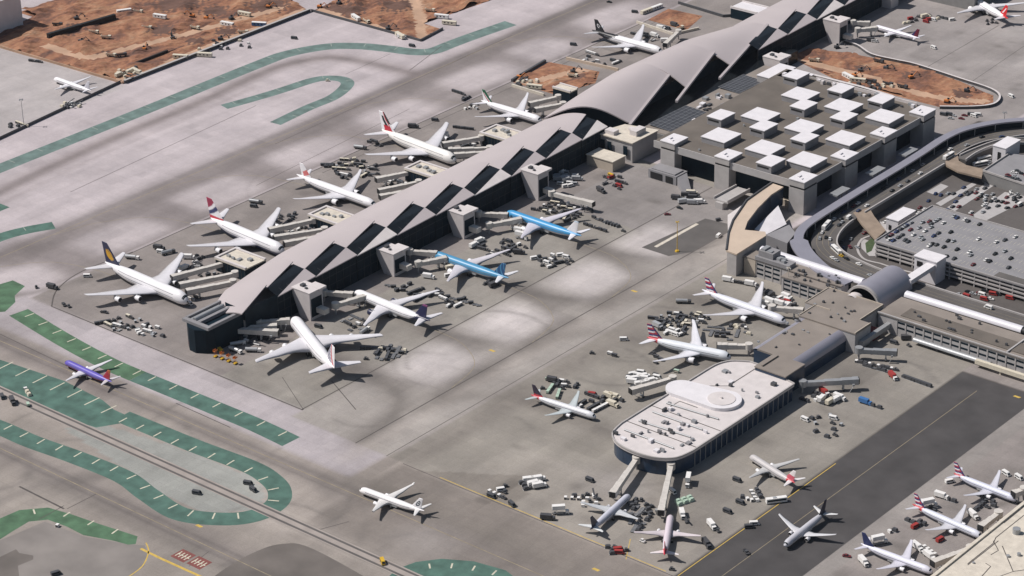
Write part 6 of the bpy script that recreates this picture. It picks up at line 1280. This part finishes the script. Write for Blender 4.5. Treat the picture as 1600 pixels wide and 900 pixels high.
P_ = 'on the apron east of the pier connector'; row(['wcart', 'kcart', 'kcart', 'wcart', 'ktug'], (1338, 566), (1400, 579), 10, P_); row(['kcart', 'kcart', 'dolly'], (1352, 572), (1388, 582), 6, P_); row(['kcart'], (1413, 590), (1452, 604), 9, P_); row(['kcart', 'wcart'], (1487, 553), (1505, 560), 4, P_); veh('ktruck', 1460, 546, -20, P_); veh('rtruck', 1395, 591, -30, P_); veh('kvan', 1397, 537, 0, P_); veh('ktruck', 1418, 531, 40, P_); veh('ktug', 1420, 541, -20, P_)
P_ = 'east of the capsule roof'; scatter(['kcart', 'wcart', 'kpal', 'wtruck', 'kvan', 'ctruck'], 1290, 625, 36, 8, 13, P_); row(['btruck', 'kcart', 'kcart'], (1352, 631), (1374, 638), 3, P_); veh('rtruck', 1288, 616, -20, P_); scatter(['kcart', 'wvan', 'ktug', 'uld', 'kpal'], 1290, 668, 40, 18, 12, P_, (0, 60))
row(['wvan', 'wcart', 'kcart'], (1560, 577), (1600, 590), 5, 'under the elevated walkway at right')
# below: stands south of the capsule roof
P_ = 'by the apron edge left of the grey jet'; scatter(['kvan', 'wvan', 'ktug', 'wcart', 'kcart'], 782, 770, 20, 10, 8, P_, (0, 60)); veh('kvan', 800, 790, -20, P_); scatter(['ktruck', 'wtruck', 'kcart'], 838, 757, 12, 8, 9, P_, (45, 60)); veh('kvan', 922, 752, 0, P_)
scatter(['wcart', 'kcart', 'ktug', 'belt'], 921, 780, 16, 7, 13, 'at the nose of the grey twin jet', (40, 130)); veh('cat', 876, 803, 45, 'left of the grey twin jet'); veh('ktruck', 856, 812, 30, 'left of the grey twin jet'); scatter(['kcart', 'kpal', 'ktug', 'rvan'], 968, 858, 12, 10, 7, 'between grey and pinkish jets', (40,)); scatter(['kcart', 'kpal', 'dolly', 'ktug', 'kcart'], 1003, 800, 16, 22, 30, 'beside the bridge of the pinkish jet', (60, 110)); veh('wtug', 1004, 847, 0, 'under the wing of the pinkish jet'); veh('ktruck', 1104, 853, -30, 'under the wing of the pinkish jet'); veh('ktug', 1050, 891, 20, 'behind the pinkish jet')
P_ = 'right of the pinkish jet bridge'; row(['pal', 'pal', 'pal'], (1059, 785), (1077, 779), 3, P_); row(['pal', 'pal', 'pal'], (1062, 789), (1080, 783), 3, P_); veh('wtruck', 1066, 807, -45, P_); veh('kbelt', 1072, 815, -40, P_); veh('wtruck', 1112, 824, -30, P_); veh('ktug', 1122, 831, -30, P_); veh('cat', 1075, 757, -60, P_); veh('wvan', 1051, 770, -20, P_); veh('kvan', 1137, 801, 0, P_); veh('kvan', 1157, 787, 0, P_); veh('kcart', 1160, 778, -60, P_); veh('kvan', 1152, 752, 0, P_)
P_ = 'on the black asphalt strip'; veh('bus', 1213, 785, 52, P_); scatter(['wtruck', 'kcart', 'wcart'], 1187, 780, 14, 8, 9, 'at the corner of the black asphalt strip', (-40, 50)); veh('wvan', 1179, 820, 45, P_); veh('kvan', 1171, 825, 45, P_); veh('kpick', 1166, 864, -30, P_)
P_ = 'among the jets of the beige pier'; veh('wvan', 1484, 754, 60, P_); row(['wtruck', 'kcart', 'kcart'], (1471, 778), (1490, 784), 3, P_); veh('wvan', 1572, 742, -20, P_); veh('wvan', 1592, 748, -20, P_); veh('cat', 1452, 793, 60, P_); veh('kbelt', 1458, 796, -20, P_); veh('wtruck', 1520, 808, -25, P_); veh('rvan', 1430, 824, 80, P_); scatter(['kcart', 'kpal', 'belt'], 1441, 820, 9, 6, 5, P_); veh('wcart', 1390, 832, 80, P_); veh('kcart', 1398, 830, 0, P_); row(['wtruck', 'wcart', 'wcart', 'wcart'], (1433, 858), (1452, 872), 5, P_); row(['wcart', 'wcart', 'wcart'], (1444, 856), (1460, 868), 4, P_); veh('rvan', 1469, 845, 80, P_); veh('wtruck', 1349, 881, -30, P_); veh('cat', 1374, 850, 60, P_); scatter(['kcart', 'ktug', 'kpal'], 1545, 790, 14, 10, 9, P_); veh('rcar', 1323, 870, 20, P_)
# north apron
P_ = 'between maroon-tailed and red-tailed jets'; scatter(['kcart', 'wvan', 'kpal', 'rvan', 'ctruck', 'ktug', 'ccart'], 1455, 32, 36, 7, 20, P_, (0, 60)); veh('wvan', 1459, 76, -15, P_); veh('wvan', 1367, 66, 20, 'at the nose of the maroon-tailed jet'); veh('ktruck', 1362, 65, 20, 'at the nose of the maroon-tailed jet'); scatter(['kcart', 'ktug'], 1550, 35, 10, 6, 5, 'under the red-tailed jet')
veh('wvan', 1580, 152, -20, 'on the pale apron at the right edge'); scatter(['kvan', 'kvan', 'ktruck', 'scar', 'wvan', 'rcar'], 1500, 182, 30, 5, 9, 'on the street beyond the hoarding', (0, 20))
# streets, decks and car park
CARS = ['wcar', 'scar', 'kcar', 'gcar', 'bcar', 'scar', 'wcar', 'rcar', 'gcar']
P_ = 'on the upper road beside the brown terminal'
for f, k in ((.06, 'wvan'), (.13, 'taxi'), (.16, 'scar'), (.20, 'wcar'), (.235, 'kcar'), (.26, 'taxi'), (.30, 'bus'), (.305, 'taxi'), (.34, 'bcar'), (.36, 'kvan'), (.385, 'wcar'), (.40, 'kcar'), (.415, 'scar'), (.43, 'gcar'), (.445, 'wcar'), (.465, 'bus'), (.48, 'gcar'), (.50, 'scar'), (.515, 'kcar'), (.53, 'wvan'), (.55, 'bcar'), (.565, 'bus'), (.58, 'wcar'), (.60, 'kcar'), (.62, 'scar'), (.64, 'gcar'), (.66, 'wcar'), (.69, 'scar'), (.71, 'bus'), (.73, 'wvan'), (.75, 'wcar'), (.78, 'scar'), (.82, 'kcar'), (.86, 'bcar')):
    for s in ((-3.4, 3.2) if rng.random() < .45 else (rng.choice((-4, -.6, 3)),)):
        i = min(len(ctr) - 2, int(f * (len(ctr) - 1))); d = (ctr[i + 1] - ctr[i]).normalized(); q = ctr[i] + (ctr[i + 1] - ctr[i]) * rng.random()
        put(k if s < 3.2 else rng.choice(CARS), (q.x - d.y * s, q.y + d.x * s, 7.03), math.atan2(d.y, d.x), P_, 3)
P_ = 'on the car park roof'
for px, py in ((1390, 372), (1397, 369), (1404, 364), (1412, 360), (1420, 354), (1428, 350), (1436, 357), (1446, 362), (1455, 356), (1452, 347), (1463, 347), (1470, 344), (1477, 350), (1418, 377), (1424, 380), (1431, 369), (1440, 372), (1455, 386), (1466, 384), (1484, 378), (1512, 345), (1518, 348), (1495, 340), (1517, 396), (1545, 408), (1552, 411), (1523, 415), (1400, 378), (1408, 373), (1392, 376), (1426, 361), (1460, 352), (1443, 349), (1410, 368), (1398, 375), (1445, 376), (1470, 366), (1530, 375), (1575, 395), (1560, 380), (1500, 392), (1580, 420), (1590, 372)):
    c = at(px, py, 10.93); c.x = 160 + round((c.x - 160) / 2.8) * 2.8 - 1.4; put(rng.choice(CARS), c, R(90 if rng.random() < .5 else 270), P_, 2.4)
for _ in range(36):
    x = 160 + int(rng.uniform(0, 52)) * 2.8 - 1.4; y = rng.choice((185, 196, 207, 218, 229, 240)) + rng.uniform(-.4, .4)
    if x < 225 or rng.random() < .35: put(rng.choice(['kcar', 'gcar', 'kcar', 'scar', 'bcar']), Vector((x, y, 10.93)), R(90 if rng.random() < .5 else 270), P_, 2.4)
P_ = 'on the lower road between decks and car park'
def road_cars(pq, n, place, z=.02, off=(0,), ks=CARS):
    L = px_line(pq, 6) if z < 3 else smooth_line([at(*q, z) for q in pq], 6)
    for i in range(n):
        j = rng.randrange(len(L) - 1); d = (L[j + 1] - L[j]).normalized(); q = L[j].lerp(L[j + 1], rng.random()); s = rng.choice(off); put(rng.choice(ks), (q.x - d.y * s, q.y + d.x * s, z), math.atan2(d.y, d.x), place, 3.2)
road_cars(((1350, 395), (1332, 385), (1345, 365), (1400, 345)), 8, P_, off=(-2, 2)); road_cars(((1440, 345), (1500, 312), (1580, 262)), 16, P_, off=(-3, 0, 3)); road_cars(((1470, 310), (1510, 286), (1550, 262)), 12, P_, off=(-3, 0, 3)); road_cars(((1470, 335), (1530, 300), (1575, 275)), 14, P_, off=(-3, 0, 3, 6)); road_cars(((1500, 350), (1560, 312), (1600, 298)), 12, P_, off=(-3, 0, 3)); road_cars(((1420, 340), (1450, 320), (1470, 300)), 7, P_, off=(-2, 2)); road_cars(((1328, 405), (1318, 390), (1330, 372), (1345, 362)), 3, P_, off=(0, 3)); scatter(['wcar', 'gcar', 'kcar', 'scar', 'wvan', 'kcar', 'rcar'], 1560, 315, 40, 14, 22, P_, (90, 80)); scatter(['wvan', 'kcar', 'wcar', 'rcar', 'ctruck', 'rvan', 'scar', 'kcar'], 1530, 465, 60, 12, 22, 'between the white tube and car park', (0, 5))
P_ = 'near the right-edge parking deck'; scatter(['wvan', 'bus', 'kcar', 'wcar', 'scar'], 1536, 252, 14, 8, 8, P_, (60, 90)); scatter(CARS, 1590, 275, 20, 8, 10, 'on the right-edge parking deck', (0,), 8.02); road_cars(((1510, 226), (1550, 208), (1600, 202)), 9, P_, off=(-3, 3))
# earthworks machines
P_ = 'in the largest earthworks'
for k, px, py, hd in (('kexc', 127, 66, 30), ('dump', 147, 52, 20), ('dump', 166, 60, 30), ('exc', 226, 78, 120), ('kexc', 270, 60, 150), ('cab', 250, 28, 15), ('dump', 216, 20, 20), ('kexc', 362, 30, 80), ('exc', 323, 30, 20), ('ccab', 320, 88, 28), ('ccab', 282, 91, 28), ('bcab', 405, 40, 28), ('dump', 305, 45, 10), ('cab', 355, 40, 10), ('kdump', 190, 88, 60), ('dump', 174, 88, 20), ('exc', 300, 26, 200), ('kexc', 120, 30, 60), ('ccab', 382, 24, 10), ('dump', 230, 45, 20), ('cab', 194, 20, 60), ('kexc', 345, 62, 40), ('exc', 420, 12, 30), ('dump', 380, 52, 28), ('kdump', 90, 40, 28)): veh(k, px, py, hd, P_, .4)
scatter(['kpal', 'cpal', 'kdump', 'cpal', 'ctruck'], 200, 117, 20, 8, 18, 'at the near corner of the largest earthworks'); scatter(['kpal', 'cpal', 'wuld'], 345, 72, 60, 9, 16, 'along the fence of the largest earthworks', (28, 118))
P_ = 'in the second earthworks'
for k, px, py, hd in (('exc', 500, 12, 20), ('cab', 556, 30, -20), ('ccab', 625, 58, -20), ('kexc', 607, 46, 60), ('dump', 573, 35, -20), ('cab', 690, 28, 20), ('ccab', 702, 38, 20), ('kexc', 530, 6, 100), ('dump', 672, 18, 20)): veh(k, px, py, hd, P_, .4)
P_ = 'in the orange earthworks beside the terminal'
for k, px, py, hd in (('kexc', 1345, 112, 40), ('exc', 1335, 120, 10), ('kdump', 1373, 97, 0), ('kexc', 1385, 108, 10), ('exc', 1424, 122, 60), ('kexc', 1511, 143, 20), ('dump', 1272, 96, 20), ('kexc', 1308, 75, 60), ('ccab', 1340, 128, 20), ('kdump', 1410, 137, 0), ('cab', 1325, 122, -20), ('exc', 1480, 160, 10)): veh(k, px, py, hd, P_, .3)
scatter(['kpal', 'cpal', 'kdump'], 1360, 134, 36, 7, 14, P_)
P_ = 'in the small earthworks beside the concourse'
for k, px, py, hd in (('kexc', 896, 113, 60), ('dump', 895, 120, 10), ('exc', 812, 122, 20), ('ccab', 835, 138, 20)): veh(k, px, py, hd, P_, .3)
scatter(['kpal', 'cpal', 'wuld'], 825, 130, 18, 7, 12, P_)
# ------------------------------------------------------------------ labels: where several share a description, add the place in the row
ORD = 'first second third fourth fifth sixth seventh eighth ninth tenth eleventh twelfth thirteenth fourteenth fifteenth sixteenth seventeenth eighteenth nineteenth twentieth'.split()
NUM = 'zero one two three four five six seven eight nine ten eleven twelve thirteen fourteen fifteen sixteen seventeen eighteen nineteen twenty'.split()
bpy.context.view_layer.update()
by = {}
for o, base in PENDING: by.setdefault(base, []).append(o)
for base, L in by.items():
    L.sort(key=lambda o: pix(o.location)[0]); n = len(L)
    for i, o in enumerate(L):
        if n == 1: o['label'] = base
        elif n == 2: o['label'] = base + (', the left one' if i == 0 else ', the right one')
        elif i == 0: o['label'] = base + ', leftmost'
        elif i == n - 1: o['label'] = base + ', rightmost'
        elif i <= n // 2: o['label'] = base + ', ' + (ORD[i] if i < 20 else str(i + 1) + 'th') + ' from left'
        else: o['label'] = base + ', ' + (ORD[n - 1 - i] if n - 1 - i < 20 else str(n - i) + 'th') + ' from right'
for n_, o in list(bpy.data.objects.items()):
    pass

# ------------------------------------------------------------------ the air: thin even haze round camera and scene
hm = bpy.data.materials.new('haze'); hm.use_nodes = True; hn = hm.node_tree
hn.nodes.remove(hn.nodes['Principled BSDF']); pv = hn.nodes.new('ShaderNodeVolumePrincipled')
pv.inputs['Color'].default_value = (.74, .84, 1, 1); pv.inputs['Density'].default_value = HAZE; pv.inputs['Anisotropy'].default_value = 0.0
hn.links.new(pv.outputs[0], hn.nodes['Material Output'].inputs['Volume']); M['haze'] = hm
mb = MB(); mb.box(-9500, 9500, -9500, 9500, -1, 690); hz = mb.build('haze', 'haze'); hz['kind'] = 'stuff'
